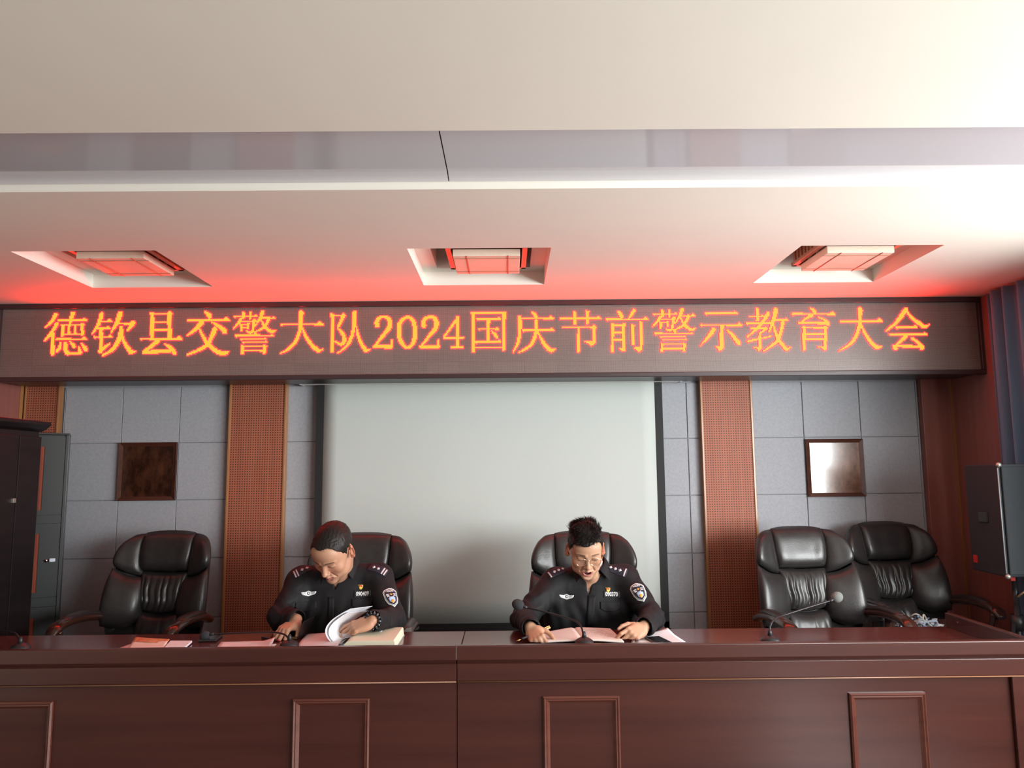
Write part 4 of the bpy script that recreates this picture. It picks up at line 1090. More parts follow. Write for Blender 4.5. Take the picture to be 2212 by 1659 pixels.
    def folds(P):
        d = np.zeros(len(P), np.float32)
        n1 = np.sin(P @ _v((31, 17, 23)) + seed + 2.2 * np.sin(P @ _v((11, -19, 13)) + seed * 2))
        n2 = np.sin(P @ _v((14, 20, 55)) + 1.7 * np.sin(P @ _v((27, 9, -12))) + seed)
        d += .0016 * n1 + .0011 * n2
        for sh, el, wr in pts:
            for c, ax, amp, wd, fr in ((el, el - sh, .0050, .085, 105), (lerp(el, wr, .45), wr - el, .0042, .07, 120), (lerp(sh, el, .55), el - sh, .0024, .09, 80), (sh + np.array((0, 0, -.06)), np.array((.5, .1, .8)), .0025, .09, 80)):
                ax = ax / np.linalg.norm(ax); w = np.exp(-(((P - c) ** 2).sum(1)) / wd ** 2)
                t = (P - c) @ _v(ax)
                wob = 1.4 * np.sin(P @ _v((38, 25, -30)) + seed)
                d += (amp * w * (np.abs(np.sin(t * fr * .5 + wob)) * 2 - 1.1)).astype(np.float32)
        # creases of the front, running down from the chest
        x = P[:, 0] - mdn[0]
        w = np.exp(-((P[:, 2] - (mdn[2] - .22)) / .12) ** 2) * (P[:, 1] < mdn[1] + .05)
        d += (.0030 * w * np.sin(x * 95 + 2 * np.sin(P[:, 2] * 22 + seed) + seed)).astype(np.float32)
        return d
    J.ops.append((folds, 0, 'd', None, 0))
    rests(J); J.fun(lambda P: P[:, 2] - .504, Pv, 1.0, k=.002, mode='s')
    cp = [A, Bq, Pv, Nb] + [p for a in arms for p in a]
    lo2 = np.array([min(p[i] for p in cp) for i in range(3)]) - .16; hi2 = np.array([max(p[i] for p in cp) for i in range(3)]) + .16
    lo2[2] = Pv.z - .09
    jv, jf = J.mesh(lo2, hi2, .0042)
    jacket = sdf_obj('jacket', (jv, jf), M_cloth, body)
    bvh = BVHTree.FromPolygons([Vector(p) for p in jv.tolist()], jf.tolist())
    # undershirt seen in the opening
    U = Sdf(); U.ell(mid + Vector((0, .03, -.13)), (.153, .099, .174), k=.03)
    U.cone(Nb + Vector((0, .008, -.03)), Nb + Vector((0, -.006, cfg['ushirt'][1])), .064, .0635, k=.02)
    if cfg['ushirt'][2]: U.fun(wedge(cfg['ushirt'][2], .016), (vb + top) / 2, .16, k=.004, mode='s')
    U.cone(H(0, .03, -.05), Nb + Vector((0, -.005, .06)), .056, .0605, k=.004, mode='s')
    sdf_obj('undershirt', U.mesh(np.array(mid) - .33, np.array(mid) + .33, .006), cfg['ushirt'][0], body)
    # trousers and shoes under the desk
    T = Sdf(); T.ell(Pv, (.18, .15, .10), k=.04)
    for q in (-1, 1):
        hip = Pv + Vector((q * .09, -.02, .0)); kn = Vector((Pv.x + q * .13, Pv.y - .43, .575)); ft = Vector((Pv.x + q * .13, Pv.y - .50, .10))
        T.cone(hip, kn, .085, .062, k=.03); T.cone(kn, ft, .062, .05, k=.02)
    T.fun(lambda P: np.maximum(P[:, 2] - .504, Pv.y - .36 - P[:, 1]), Pv, 1.0, k=.002, mode='s')
    tp = np.array(Pv); sdf_obj('trousers', T.mesh(tp - (.34, .72, .58), tp + (.34, .25, .17), .010), M_cloth2, body)
    for q in (-1, 1):
        K = Sdf(); f0 = Vector((Pv.x + q * .13, Pv.y - .50, .05))
        K.cone(f0 + Vector((0, .03, 0)), f0 + Vector((0, -.12, -.01)), .045, .038, k=.02); K.cone(f0, f0 + Vector((0, 0, .05)), .042, .046, k=.02)
        fl = np.array(f0); sdf_obj('shoe', K.mesh(fl - (.07, .2, .05), fl + (.07, .12, .12), .006), M_plastic, body)

    # shirt collar of the jacket
    g = G(); Xc = (Bq - A).normalized(); rows = []
    P0 = Nb + Vector((0, .000, .030)); lean = cfg.get('lean', .3)
    tipA, tipB = cfg['tips']
    na = 41
    for j in range(9):
        t = j / 8; row = []
        for i in range(na):
            a = lerp(-152, 152, i / (na - 1)); ar = math.radians(a); fr = max(0, (abs(a) - 60) / 92)     # 0 at the back, 1 at the front opening
            dx, dy = math.sin(ar), math.cos(ar)
            if t < .5:                                     # stand, inside
                k = t / .5; rad = lerp(.072, .071, k); z = lerp(-.030, .036 - .030 * fr, k)
            else:
                k = (t - .5) / .5; rad = lerp(.072, .100, k ** .7) + .004 * math.sin(k * 3.1); z = lerp(.038 - .030 * fr, -.016 - .03 * fr, k)
            p = P0 + Xc * (dx * rad) + Vector((0, dy * rad * .95 - z * lean, z + .0 - .03 * fr * (1 - dy) * .5))
            if t >= .5:
                k = (t - .5) / .5; tip = tipA if a < 0 else tipB
                w = max(0, (abs(a) - 95) / 57) ** 1.3 * k
                p = p.lerp(tip, min(1, w))
            row.append(p)
        rows.append(row)
    g.grid(rows); obj('collar', g, M_cloth, jacket, solid=.003, fixn=False, sub=1)

    # hair: a cap over the skull plus short strands
    hc = cfg['hair']; ys = np.array([p[0] for p in hc['line']]); zs = np.array([p[1] for p in hc['line']])
    def loc_of(P): return ((P - _v(loc)) @ Rn.astype(np.float32)) / s
    def zl(q): return np.interp(q[:, 1], ys, zs) + hc['skew'](q[:, 0], q[:, 1])
    def cap(P):
        q = loc_of(P); x, y, z = q.T
        th = hc['thick'](q)
        k_ = q - _v((0, .012, .034)); r_ = np.stack([.0765 + th, .096 + th, .083 + th], 1)
        k0 = np.linalg.norm(k_ / r_, axis=1); k1 = np.linalg.norm(k_ / r_ ** 2, axis=1) + 1e-9
        d = k0 * (k0 - 1) / k1
        q2 = q - _v((0, -.060, .045)); r2 = np.stack([.058 + th * .9, .038 + th * .9, .04 + th * .9], 1)
        e0 = np.linalg.norm(q2 / r2, axis=1); e1 = np.linalg.norm(q2 / r2 ** 2, axis=1) + 1e-9
        d2 = e0 * (e0 - 1) / e1; h = np.maximum(.03 - np.abs(d - d2), 0) / .03; d = np.minimum(d, d2) - h * h * .0075
        cut = (zl(q) - z) * .8
        d = np.maximum(d, cut) ; 
        d = d + .0010 * np.sin(x * 420 + 3 * np.sin(y * 90)) * np.sin(y * 130 + z * 60)
        return (d * s).astype(np.float32)
    Hs = Sdf(); Hs.fun(cap, loc, .4)
    hl = np.array(H(0, .01, .03)); hv, hf = Hs.mesh(hl - .15 * s, hl + .15 * s, .003)
    hair = sdf_obj('hair', (hv, hf), M_hair, body)
    rnd = random.Random(cfg['seed']); g = G(); sg_ = hc['sg']
    tri = hf; cnt = hc['n']
    fc = hv[hf].mean(1); nn = np.cross(hv[hf[:, 1]] - hv[hf[:, 0]], hv[hf[:, 2]] - hv[hf[:, 0]]); nn /= np.linalg.norm(nn, axis=1)[:, None] + 1e-12
    fq = loc_of(fc.astype(np.float32))
    outw = (nn * (fc - np.array(H(0, .01, .02)))).sum(1) > .3 * np.linalg.norm(fc - np.array(H(0, .01, .02)), axis=1)
    ok = np.argwhere(outw & (fq[:, 2] > zl(fq) - .002)).ravel()
    for _ in range(cnt):
        i = int(ok[rnd.randrange(len(ok))]); p = Vector(fc[i]); q = fq[i]; n = Vector(nn[i])
        L, flow, lift = hc['strand'](q, rnd)
        d = (R @ Vector(flow)); d = (d - n * d.dot(n)) * (1 - lift) + n * lift; 
        if d.length < 1e-4: continue
        d.normalize(); d = (d + Vector((rnd.gauss(0, sg_), rnd.gauss(0, sg_), rnd.gauss(0, sg_)))).normalized()
        b = d.cross(n)
        if b.length < 1e-3: continue
        b.normalize(); w = rnd.uniform(.0006, .0011) * hc.get('w', 1.0); L *= s
        bend = n * (-.15 * L) + Vector((rnd.gauss(0, .06), rnd.gauss(0, .06), rnd.gauss(0, .06))) * L
        p0 = p - n * .002; m = p0 + d * L * .55; t = p0 + d * L + bend
        c = d.cross(b)
        g.add([p0 + b * w, p0 - b * w * .5 + c * w, p0 - b * w * .5 - c * w, m + b * w * .8, m - b * w * .4 + c * w * .7, m - b * w * .4 - c * w * .7, t],
              [(0, 1, 4, 3), (1, 2, 5, 4), (2, 0, 3, 5), (3, 4, 6), (4, 5, 6), (5, 3, 6)], 0, True)
    obj('strands', g, M_hair, hair, fixn=False)['kind'] = 'stuff'

    # ---- insignia on the jacket
    eye0 = Vector((0, 0, CAM_Z))
    def hit(px, py):
        d = (pt(px, py, 4.0) - eye0).normalized(); h = bvh.ray_cast(eye0, d, 8.0)
        if h[0] is None: h = bvh.find_nearest(pt(px, py, mid.y - .08))
        return h[0], h[1]
    def face(px, py, sm=.5):
        p, n = hit(px, py); n = n if n.dot(eye0 - p) > 0 else -n
        return p, n.lerp((eye0 - p).normalized(), sm).normalized()
    tilt = cfg.get('tilt', 0)
    p, n = face(*cfg['number'][1]); upv = Vector((math.sin(tilt), 0, math.cos(tilt)))
    decal(bvh, p, n, upv, [('poly', rect(0, 0, .084, .032), M_cloth2), ('txt', letters(cfg['number'][0], 0, 0, .0285, .74, .0008), M_white)], jacket, 'number_tag')
    p, n = face(*cfg['wings'])
    wing = [(0, .013), (.008, .010), (.016, .007), (.037, .008), (.035, 0), (.028, -.006), (.012, -.010), (0, -.014)]
    out = wing + [(-x, z) for x, z in wing[::-1][1:-1]]
    ly = [('poly', out, M_silver), ('poly', [(.007 * math.cos(a), .001 + .008 * math.sin(a)) for a in np.linspace(0, 2 * math.pi, 14)[:-1].tolist()], M_cloth2),
          ('poly', [(.0045 * math.cos(a), .001 + .005 * math.sin(a)) for a in np.linspace(0, 2 * math.pi, 12)[:-1].tolist()], M_silver)]
    for q in (-1, 1):
        for k in range(2): ly.append(('poly', rect(q * .022, .003 - .005 * k, .020 - .006 * k, .0012, q * .06), M_cloth2))
    decal(bvh, p, n, upv, ly, jacket, 'wing_badge')
    p, n = face(*cfg['pin'])
    fl = [(-.012, .012), (-.004, .009), (.004, .011), (.012, .009), (.011, -.002), (.006, -.010), (0, -.013), (-.006, -.009), (-.008, 0)]
    decal(bvh, p, n, upv, [('poly', fl, M_goldp), ('poly', [(-.009, .0095), (-.002, .008), (.004, .009), (.009, .007), (.008, .0), (0, .002), (-.006, .0)], M_redp), ('poly', rect(-.003, .005, .003, .003, .7), M_goldp)], jacket, 'enamel_pin', base=.003)
    # sleeve patch
    p, n = face(*cfg['patch'][:2], .25); ca = cfg['patch'][2]
    sh = [(-.036, .034), (-.026, .046), (0, .052), (.026, .046), (.036, .034), (.034, -.005), (.024, -.034), (0, -.056), (-.024, -.034), (-.034, -.005)]
    sc_ = lambda f: [(x * f, y * f) for x, y in sh]
    star = [((.0075 if k % 2 == 0 else .0032) * math.sin(k * math.pi / 5), .016 + (.0075 if k % 2 == 0 else .0032) * math.cos(k * math.pi / 5)) for k in range(10)]
    ly = [('poly', sc_(1.0), M_white), ('poly', sc_(.9), M_navy), ('poly', sc_(.84), M_white), ('poly', sc_(.80), M_navy),
          ('poly', [(-.018, -.004), (-.010, .004), (0, .002), (.010, .004), (.018, -.004), (.014, -.022), (0, -.034), (-.014, -.022)], M_bluee),
          ('poly', [(-.010, -.018), (0, -.012), (.010, -.018), (.006, -.028), (0, -.033), (-.006, -.028)], M_orange), ('poly', star, M_orange),
          ('txt', letters('警', -.016, .010, .017, 1, .0004), M_white), ('txt', letters('察', .017, .010, .017, 1, .0004), M_white), ('txt', letters('POLICE', 0, .033, .010, 1.05, .0003), M_white)]
    decal(bvh, p, n, Vector((math.sin(ca), 0, math.cos(ca))), ly, jacket, 'sleeve_patch', base=.003, step=.0006)
    # shoulder boards
    for (qa, qb, n_st, n_di) in cfg['boards']:
        a_, _ = hit(*qa); b_, _ = hit(*qb); ax = (b_ - a_).normalized(); c = (a_ + b_) / 2; Lh = (b_ - a_).length / 2
        nn_ = Vector((0, -.62, .78)); nn_ = (nn_ - ax * nn_.dot(ax)).normalized()
        upb = ax.cross(nn_) * (1 if ax.x > 0 else -1); upb = -upb if upb.dot(Vector((0, 1, 0))) < 0 else upb
        # local u follows upb x n; find its sign along the board
        v_ = upb; u_ = v_.cross(nn_); sg = 1 if u_.dot(ax) > 0 else -1
        w = .046
        bd = [(-Lh, -w / 2), (Lh, -w / 2), (Lh, w / 2), (-Lh, w / 2)]
        ly = [('poly', bd, M_navy)]
        for k in range(n_st): ly.append(('poly', rect(sg * (Lh - .010 - .013 * k), 0, .0065, w * .94), M_pinkw))
        for k in range(n_di):
            cx = sg * (Lh - .012 - .013 * n_st - .012 - k * .025)
            ly += [('poly', rect(cx, 0, .0125, .0125, math.pi / 4), M_silver), ('poly', rect(cx, 0, .005, .005, math.pi / 4), M_pinkw)]
        decal(bvh, c, nn_, upb, ly, jacket, 'shoulder_board', base=.0035, step=.0004)
    # pocket flaps and front placket
    for (px, py) in cfg['flaps']:
        p, n = face(px, py)
        decal(bvh, p, n, upv, [('poly', [(-.05, .02), (.05, .02), (.05, -.014), (.028, -.026), (0, -.028), (-.028, -.026), (-.05, -.014)], M_cloth)], jacket, 'pocket_flap', base=.004)
    g = G(); rows = []
    for px, py, wpx in cfg['placket']:
        r_ = []
        for q in (-1, -.5, 0, .5, 1):
            d = (pt(px + wpx * q, py, 4.0) - eye0).normalized(); h = bvh.ray_cast(eye0, d, 8.0)
            if h[0] is not None: r_.append(h[0] - d * .004)
        if len(r_) == 5: rows.append(r_)
    if len(rows) > 2: g.grid(rows); obj('placket', g, M_cloth, jacket, solid=.003, fixn=False)
    return body, jacket, bvh, H, R, tips
# ================================================================== things on the desk
ZT = .7355
def sheet(name, corners, mat_, parent=None, z=ZT, lift=None, wave=.0012, seed=0, thick=.0007, n=14):
    """A sheet of paper; corners = near-left, near-right, far-right, far-left (points); lift(u, v) raises it."""
    A, B, C, D = [Vector((c[0], c[1], 0)) for c in corners]; g = G(); rows = []
    for j in range(n + 1):
        v = j / n; r = []
        for i in range(n + 1):
            u = i / n; p = A.lerp(B, u).lerp(D.lerp(C, u), v)
            p.z = z + wave * (1 + math.sin(u * 5 + seed) * math.cos(v * 4 + seed * 2)) + (lift(u, v) if lift else 0)
            r.append(p)
        rows.append(r)
    g.grid(rows)
    o = tuple((A + C) / 2) if parent is None else None
    if o: o = (o[0], o[1], z)
    return obj(name, g, mat_, parent, solid=thick, origin=o, fixn=False)
def scribbles(corners, rows, z, seed, dens=.8, lift=None):
    """Handwriting too small to read: short wavy strokes lying on a page."""
    rnd = random.Random(seed); A, B, C, D = [Vector((c[0], c[1], 0)) for c in corners]; g = G()
    for k in range(rows):
        v = .12 + .76 * k / max(1, rows - 1); u = .10
        while u < .88:
            L = rnd.uniform(.012, .035)
            if rnd.random() < dens:
                q = []
                for i in range(5):
                    uu = u + L * i / 4; p = A.lerp(B, uu).lerp(D.lerp(C, uu), v + rnd.uniform(-.012, .012)); p.z = z + (lift(uu, v) if lift else 0); q.append(p)
                for a, b in zip(q[:-1], q[1:]):
                    w = Vector((0, .0012, 0)); g.add([a - w, b - w, b + w, a + w], [(0, 1, 2, 3)])
            u += L + rnd.uniform(.004, .012)
    return g
def build_mic(label, base, neck, head, hr=.020, pale=False):
    neck = [pt(x, y, Y - .07 * max(0, 1 - i / 4)) for i, (x, y, Y) in enumerate(neck)]
    t = thing('gooseneck_microphone', label, 'microphone', (base.x, base.y, ZT)); o = t.location
    g = G(); g.lathe([(.001, 0), (.041, 0), (.043, .006), (.040, .020), (.026, .030), (.014, .035), (.001, .036)], 28); obj('base', g, M_plastic, t)
    pts = [Vector((0, 0, .033)), Vector((0, 0, .055))] + [p - o for p in neck]
    c = catmull([tuple(p) for p in pts], 8)
    g = G(); g.tube(c, [.0085 if i < 6 else .0042 for i in range(len(c))], 12); obj('gooseneck', g, M_mic, t)
    g = G(); g.lathe([(.001, .032), (.011, .032), (.009, .048), (.006, .06), (.001, .061)], 16); obj('neck_collar', g, M_plastic, t)
    if head is not None:
        d = (head - neck[-1]).normalized(); R = d.to_track_quat('Z', 'Y').to_matrix().to_4x4()
        g = G(); g.ball(head - o, (hr, hr, hr * 1.18), n=24, m=16, M=R); h = obj('foam_windscreen', g, M_foam_lit if pale else M_foam, t)
        g = G(); g.tube([neck[-1] - o - d * .012, head - o - d * hr * .7], .0062, 12); obj('capsule_sleeve', g, M_plastic, t)
    return t
M_mic = material('dark gooseneck metal', (.03, .03, .033), .3, .6)
M_foam_lit = material('foam windscreen painted as lit', (.15, .16, .15), .95, bump=.5, bscale=(400, 400, 400))  # foam lightened to paint in the light falling on it
M_ink = material('dark ink', (.10, .09, .10), .8)
M_phone = material('dark phone glass', (.012, .013, .015), .06, spec=.6)
M_brass = material('polished gold metal', (.75, .52, .18), .18, 1.0)
def P2(px, py, z=ZT): return pz(px, py, z)

def build_items():
    # ---- microphones, from the left edge to the right
    b = pt(43, 1404, 3.40); build_mic('gooseneck microphone cut by the left edge of the photo', b, [(43, 1385, 3.475), (36, 1371, 3.48), (20, 1364, 3.5), (-10, 1361, 3.52), (-40, 1359, 3.54)], pt(-56, 1358, 3.545))
    b = pt(625, 1398, 3.40); build_mic('gooseneck microphone bent low to the left beside the bowed man', b, [(624, 1383, 3.475), (618, 1373, 3.48), (600, 1367, 3.5), (560, 1366, 3.53), (500, 1368, 3.55), (458, 1370, 3.56)], pt(443, 1373, 3.565), .021)
    b = pt(1262, 1390, 3.40); build_mic('gooseneck microphone leaning left in front of the man in glasses', b, [(1260, 1372, 3.475), (1257, 1358, 3.48), (1250, 1346, 3.49), (1235, 1338, 3.50), (1190, 1325, 3.52), (1134, 1311, 3.56)], pt(1119, 1306, 3.57), .025)
    b = pt(1664, 1387, 3.40); build_mic('gooseneck microphone leaning right in front of the empty chairs, with windscreen painted as lit', b, [(1661, 1367, 3.48), (1666, 1347, 3.49), (1678, 1335, 3.51), (1700, 1327, 3.54), (1750, 1311, 3.60), (1796, 1297, 3.66)], pt(1808, 1290, 3.68), .026, True)

    # ---- papers and brochure on the left
    a = [P2(232, 1408), P2(372, 1408), P2(396, 1389), P2(283, 1392)]
    tag(sheet('paper_sheet', a, M_paper_red, seed=1), 'sheet painted with red light lying under the brochure at the left', 'paper')
    g = G(); A = [P2(352, 1407, ZT + .002), P2(396, 1406, ZT + .002), P2(415, 1389, ZT + .002), P2(368, 1389, ZT + .002)]
    g.prism([(p.x, p.y) for p in A], ZT + .0046, ZT + .013, 'z'); t = obj('note_pad', g, M_paper, bevel=.001); tag(t, 'white note pad with a violet back at the right end of the left papers', 'notepad')
    g = G(); g.prism([(p.x, p.y) for p in A], ZT + .0040, ZT + .0046, 'z'); obj('backing', g, material('violet card', (.22, .18, .42), .7), t)
    a = [P2(276, 1406), P2(352, 1405), P2(366, 1390), P2(292, 1389)]
    lift = lambda u, v: .004 + .016 * v * (1 - .5 * u)
    br = thing('brochure', 'folded brochure with an orange red cover band on the left papers', 'brochure', tuple((a[0] + a[2]) / 2)); 
    loc = br.location
    def sub(pts): return [p - loc for p in pts]
    sheet('cover', [*sub(a)], material('cream pink card', (.78, .62, .55), .5), br, z=.004, lift=lift, thick=.0014)
    L_ = lambda u, v: lift(u, .55 + .45 * v) + .0014
    q = [a[0].lerp(a[3], .58), a[1].lerp(a[2], .55), a[2], a[3]]
    sheet('orange_band', sub(q), material('orange red print', (.50, .07, .03), .45, col2=(.70, .35, .15), nscale=(30, 30, 30)), br, z=.004, lift=L_, thick=.0006)

    # black phone wallet and red-tinted sheets in front of the first microphone
    c = P2(454, 1382); M = Matrix.Translation((c.x, c.y, 0)) @ Matrix.Rotation(.08, 4, 'Z')
    t = thing('phone', 'black phone lying face up beside the red-tinted sheets, behind a low microphone', 'phone', (c.x, c.y, ZT), .08)
    g = G(); g.box(-.042, .042, -.05, .06, .001, .011); obj('case', g, M_plastic, t, bevel=.004)
    g = G(); g.box(-.037, .037, -.045, .055, .0105, .0118); obj('screen', g, M_phone, t, bevel=.001)
    a = [P2(462, 1408), P2(582, 1407), P2(594, 1385), P2(478, 1388)]
    tag(sheet('paper_sheet', a, M_paper_red, seed=2, lift=lambda u, v: .002 + .014 * max(0, u - .8) / .2 * v), 'sheet painted with red light, with a raised right corner between the two left microphones', 'paper')
    a2 = [P2(470, 1407, ZT), P2(588, 1406, ZT), P2(597, 1391, ZT), P2(486, 1391, ZT)]
    tag(sheet('paper_sheet', a2, M_paper, seed=3, z=ZT + .0003, wave=.0002, thick=.0004), 'white sheet showing under the raised red-tinted sheet', 'paper')
    # the bowed man's phone with its cover standing open, and a pen
    c = P2(634, 1376); t = thing('phone', 'phone in a brown case with open black cover under the bowed man right hand', 'phone', (c.x, c.y, ZT), -.12)
    g = G(); g.box(-.040, .040, -.055, .075, .001, .012); obj('case', g, material('brown phone case', (.11, .06, .025), .35), t, bevel=.003)
    g = G(); g.box(-.036, .036, -.051, .071, .0115, .0128); obj('screen', g, M_phone, t)
    g = G(); g.box(0, .004, -.055, .075, 0, .082, 0, Matrix.Translation((.0425, 0, .004)) @ Matrix.Rotation(math.radians(18), 4, 'Y')); obj('flip_cover', g, M_plastic, t, bevel=.0015)
    pa, pb = P2(566, 1380) + Vector((0, 0, .005)), P2(606, 1387) + Vector((0, 0, .005))
    t = thing('pen', 'dark pen with a red tip lying beside the low microphone base', 'pen', tuple(pa)); d = pb - pa
    g = G(); g.tube([(0, 0, 0), d * .8], .0046, 10); obj('barrel', g, M_plastic, t)
    g = G(); g.tube([d * .8, d], [.0044, .0022], 10); obj('tip', g, material('red pen tip', (.5, .06, .05), .4), t)

    # ---- the thick book the bowed man leafs through
    c = P2(790, 1385); t = thing('open_book', 'thick open book with white pages curling up under the bowed man left hand', 'book', (c.x, c.y, ZT)); o = t.location
    nl, nr = P2(742, 1402), P2(853, 1401); fy = 3.64
    rx = pt(858, 1370, 3.6).x
    g = G(); pr = []
    x0, x1, h = nl.x - o.x, nr.x - o.x, .038
    for k in range(9):
        q = math.pi * .5 * k / 8; pr.append((x0 + .035 - .035 * math.cos(q), .003 + (h - .003) * math.sin(q)))
    pr += [(x1 - .004, h), (x1, h - .004), (x1 + .003, .003)]
    ya, yb = nl.y - .02 - o.y, fy - o.y
    g.prism(pr, ya, yb, 'y'); obj('page_block', g, M_cream, t)
    g = G(); g.box(x0 - .20, x1 + .006, ya - .004, yb + .004, .0, .003); obj('cover', g, material('grey blue book cover', (.35, .40, .46), .5), t)
    a = [P2(634, 1407) - o, P2(728, 1405) - o, P2(752, 1372) - o, P2(662, 1372) - o]
    sheet('left_page', a, M_paper_red, t, z=.0045, lift=lambda u, v: .004 * math.sin(u * 3.1) + .012 * u * u, wave=.0005)
    def page(name, near, far, yn, yf_, dx=0, dz=0, thick=.0006):
        N = catmull([tuple(pt(x, y, yn) + Vector((dx, 0, dz)) - o) for x, y in near], 6); F_ = catmull([tuple(pt(x, y, yf_) + Vector((dx, 0, dz)) - o) for x, y in far], 6)
        g = G(); g.grid([[Vector(p).lerp(Vector(q), k / 8) for p, q in zip(N, F_)] for k in range(9)]); return obj(name, g, M_paper, t, solid=thick, fixn=False), N, F_
    near = [(736, 1391), (716, 1388), (704, 1372), (704, 1356), (716, 1340), (736, 1326), (757, 1315)]
    far = [(778, 1353), (766, 1352), (757, 1348), (757, 1340), (768, 1331), (786, 1321), (805, 1309)]
    page('curled_page', near, far, 3.455, 3.62)
    page('curled_page', [(737, 1391), (721, 1387), (711, 1373), (711, 1358), (721, 1344), (738, 1331), (752, 1323)], [(779, 1354), (769, 1353), (761, 1350), (761, 1343), (771, 1336), (784, 1327), (796, 1319)], 3.457, 3.615)
    page('turned_page', [(730, 1391), (744, 1379), (766, 1376), (790, 1379), (810, 1384)], [(752, 1366), (776, 1362), (798, 1361), (815, 1359), (832, 1353)], 3.47, 3.58)
    # lines of text on the curled page
    N = catmull([tuple(pt(x, y, 3.455) - o) for x, y in near], 6); F_ = catmull([tuple(pt(x, y, 3.62) - o) for x, y in far], 6); g = G(); rnd = random.Random(3)
    for i in range(8, len(N) - 5):
        for k in range(22):
            if rnd.random() < .3: continue
            u0, u1 = .1 + k * .036, .1 + k * .036 + .026
            a_, b_ = Vector(N[i]).lerp(Vector(F_[i]), u0), Vector(N[i]).lerp(Vector(F_[i]), u1); e_ = (Vector(N[i + 1]) - Vector(N[i])) * .28
            nn = (b_ - a_).cross(e_).normalized(); nn = nn if nn.y < 0 else -nn
            g.add([p + nn * .0008 for p in (a_, b_, b_ + e_, a_ + e_)], [(0, 1, 2, 3)])
    obj('text_lines', g, material('grey print', (.5, .5, .56), .8), t, fixn=False)

    # ---- notebook, pen and papers of the man in glasses
    c = P2(1255, 1380); t = thing('open_notebook', 'open cream notebook with handwriting in front of the man in glasses', 'notebook', (c.x, c.y, ZT)); o = t.location
    sp0, sp1 = P2(1262, 1392) - o, P2(1240, 1364) - o
    lp = [P2(1168, 1393) - o, sp0, sp1, P2(1166, 1374) - o]; rp = [sp0, P2(1348, 1392) - o, P2(1318, 1364) - o, sp1]
    M_np = material('cream notebook page', (.80, .70, .64), .8)
    sheet('cover', [lp[0] - Vector((.004, .0, 0)), rp[1] + Vector((.004, 0, 0)), rp[2] + Vector((.004, .004, 0)), lp[3] + Vector((-.004, .004, 0))], material('brown notebook cover', (.12, .05, .03), .5), t, z=.0004, wave=0, thick=.001)
    fl = lambda u, v: .006 + .007 * math.sin(min(1, u * 1.0) * math.pi * .5) * (1 if u < .92 else (1 - u) / .08 * .9 + .1)
    sheet('page', lp, M_np, t, z=.0035, lift=fl, wave=.0006, thick=.007, n=24)
    fr = lambda u, v: fl(1 - u, v)
    sheet('page', rp, M_np, t, z=.0035, lift=fr, wave=.0006, thick=.007, n=24)
    obj('handwriting', scribbles(rp, 13, .0080, 8, .75, fr), M_ink, t, fixn=False)
    # fountain pen between the fingers of his right hand
    a, b = pt(1115, 1385, 3.43), pt(1189, 1355, 3.50); t = thing('fountain_pen', 'black and gold fountain pen held by the man in glasses', 'pen', tuple(a)); d = b - a; L = d.length; d.normalize()
    g = G(); g.tube([d * .028, d * .032, d * (L * .62)], [.0042, .0050, .0056], 14); obj('barrel', g, M_plastic, t)
    g = G(); g.tube([Vector((0, 0, 0)), d * .012, d * .028], [.0006, .0036, .0030], 12, ell=(1, .6)); obj('nib', g, M_brass, t)
    g = G(); g.tube([d * (L * .62), d * (L * .985), d * L], [.0060, .0058, .004], 14); k = obj('cap', g, M_brass, t)
    g = G(); q = Vector((0, -.3, .95)).cross(d).cross(d).normalized() * -1; q = q if q.z > 0 else -q
    g.tube([d * (L * .66) + q * .0075, d * (L * .97) + q * .0095, d * (L * .985) + q * .004], [.0016, .0018, .0016], 8); obj('clip', g, M_brass, k)
    g = G(); g.tube([d * (L * .40), d * (L * .42)], .0060, 14); obj('ring', g, M_brass, t)

    # white papers with a phone on top
    a = [P2(1376, 1401), P2(1494, 1397), P2(1442, 1362), P2(1372, 1377)]
    tag(sheet('paper_sheet', a, M_paper, seed=5, lift=lambda u, v: .002 + .010 * max(0, v - .7) / .3 * u), 'white printed sheet under the phone right of the man in glasses', 'paper')
    pp = bpy.context.scene.objects[-1] if False else None
    a3 = [P2(1360, 1400), P2(1440, 1398), P2(1424, 1372), P2(1366, 1380)]
    tag(sheet('paper_sheet', a3, M_paper_red, seed=6, z=ZT + .0003, wave=.0002, thick=.0004), 'pale sheet partly covered by the white printed sheet near the man left hand', 'paper')
    c = P2(1424, 1389); t = thing('phone', 'dark smartphone lying on the white sheet right of the man in glasses', 'phone', (c.x, c.y, ZT + .004), .25)
    g = G(); g.box(-.037, .037, -.06, .075, .001, .009); obj('case', g, M_plastic, t, bevel=.003)
    g = G(); g.box(-.034, .034, -.057, .072, .0088, .0098); obj('screen', g, M_phone, t)

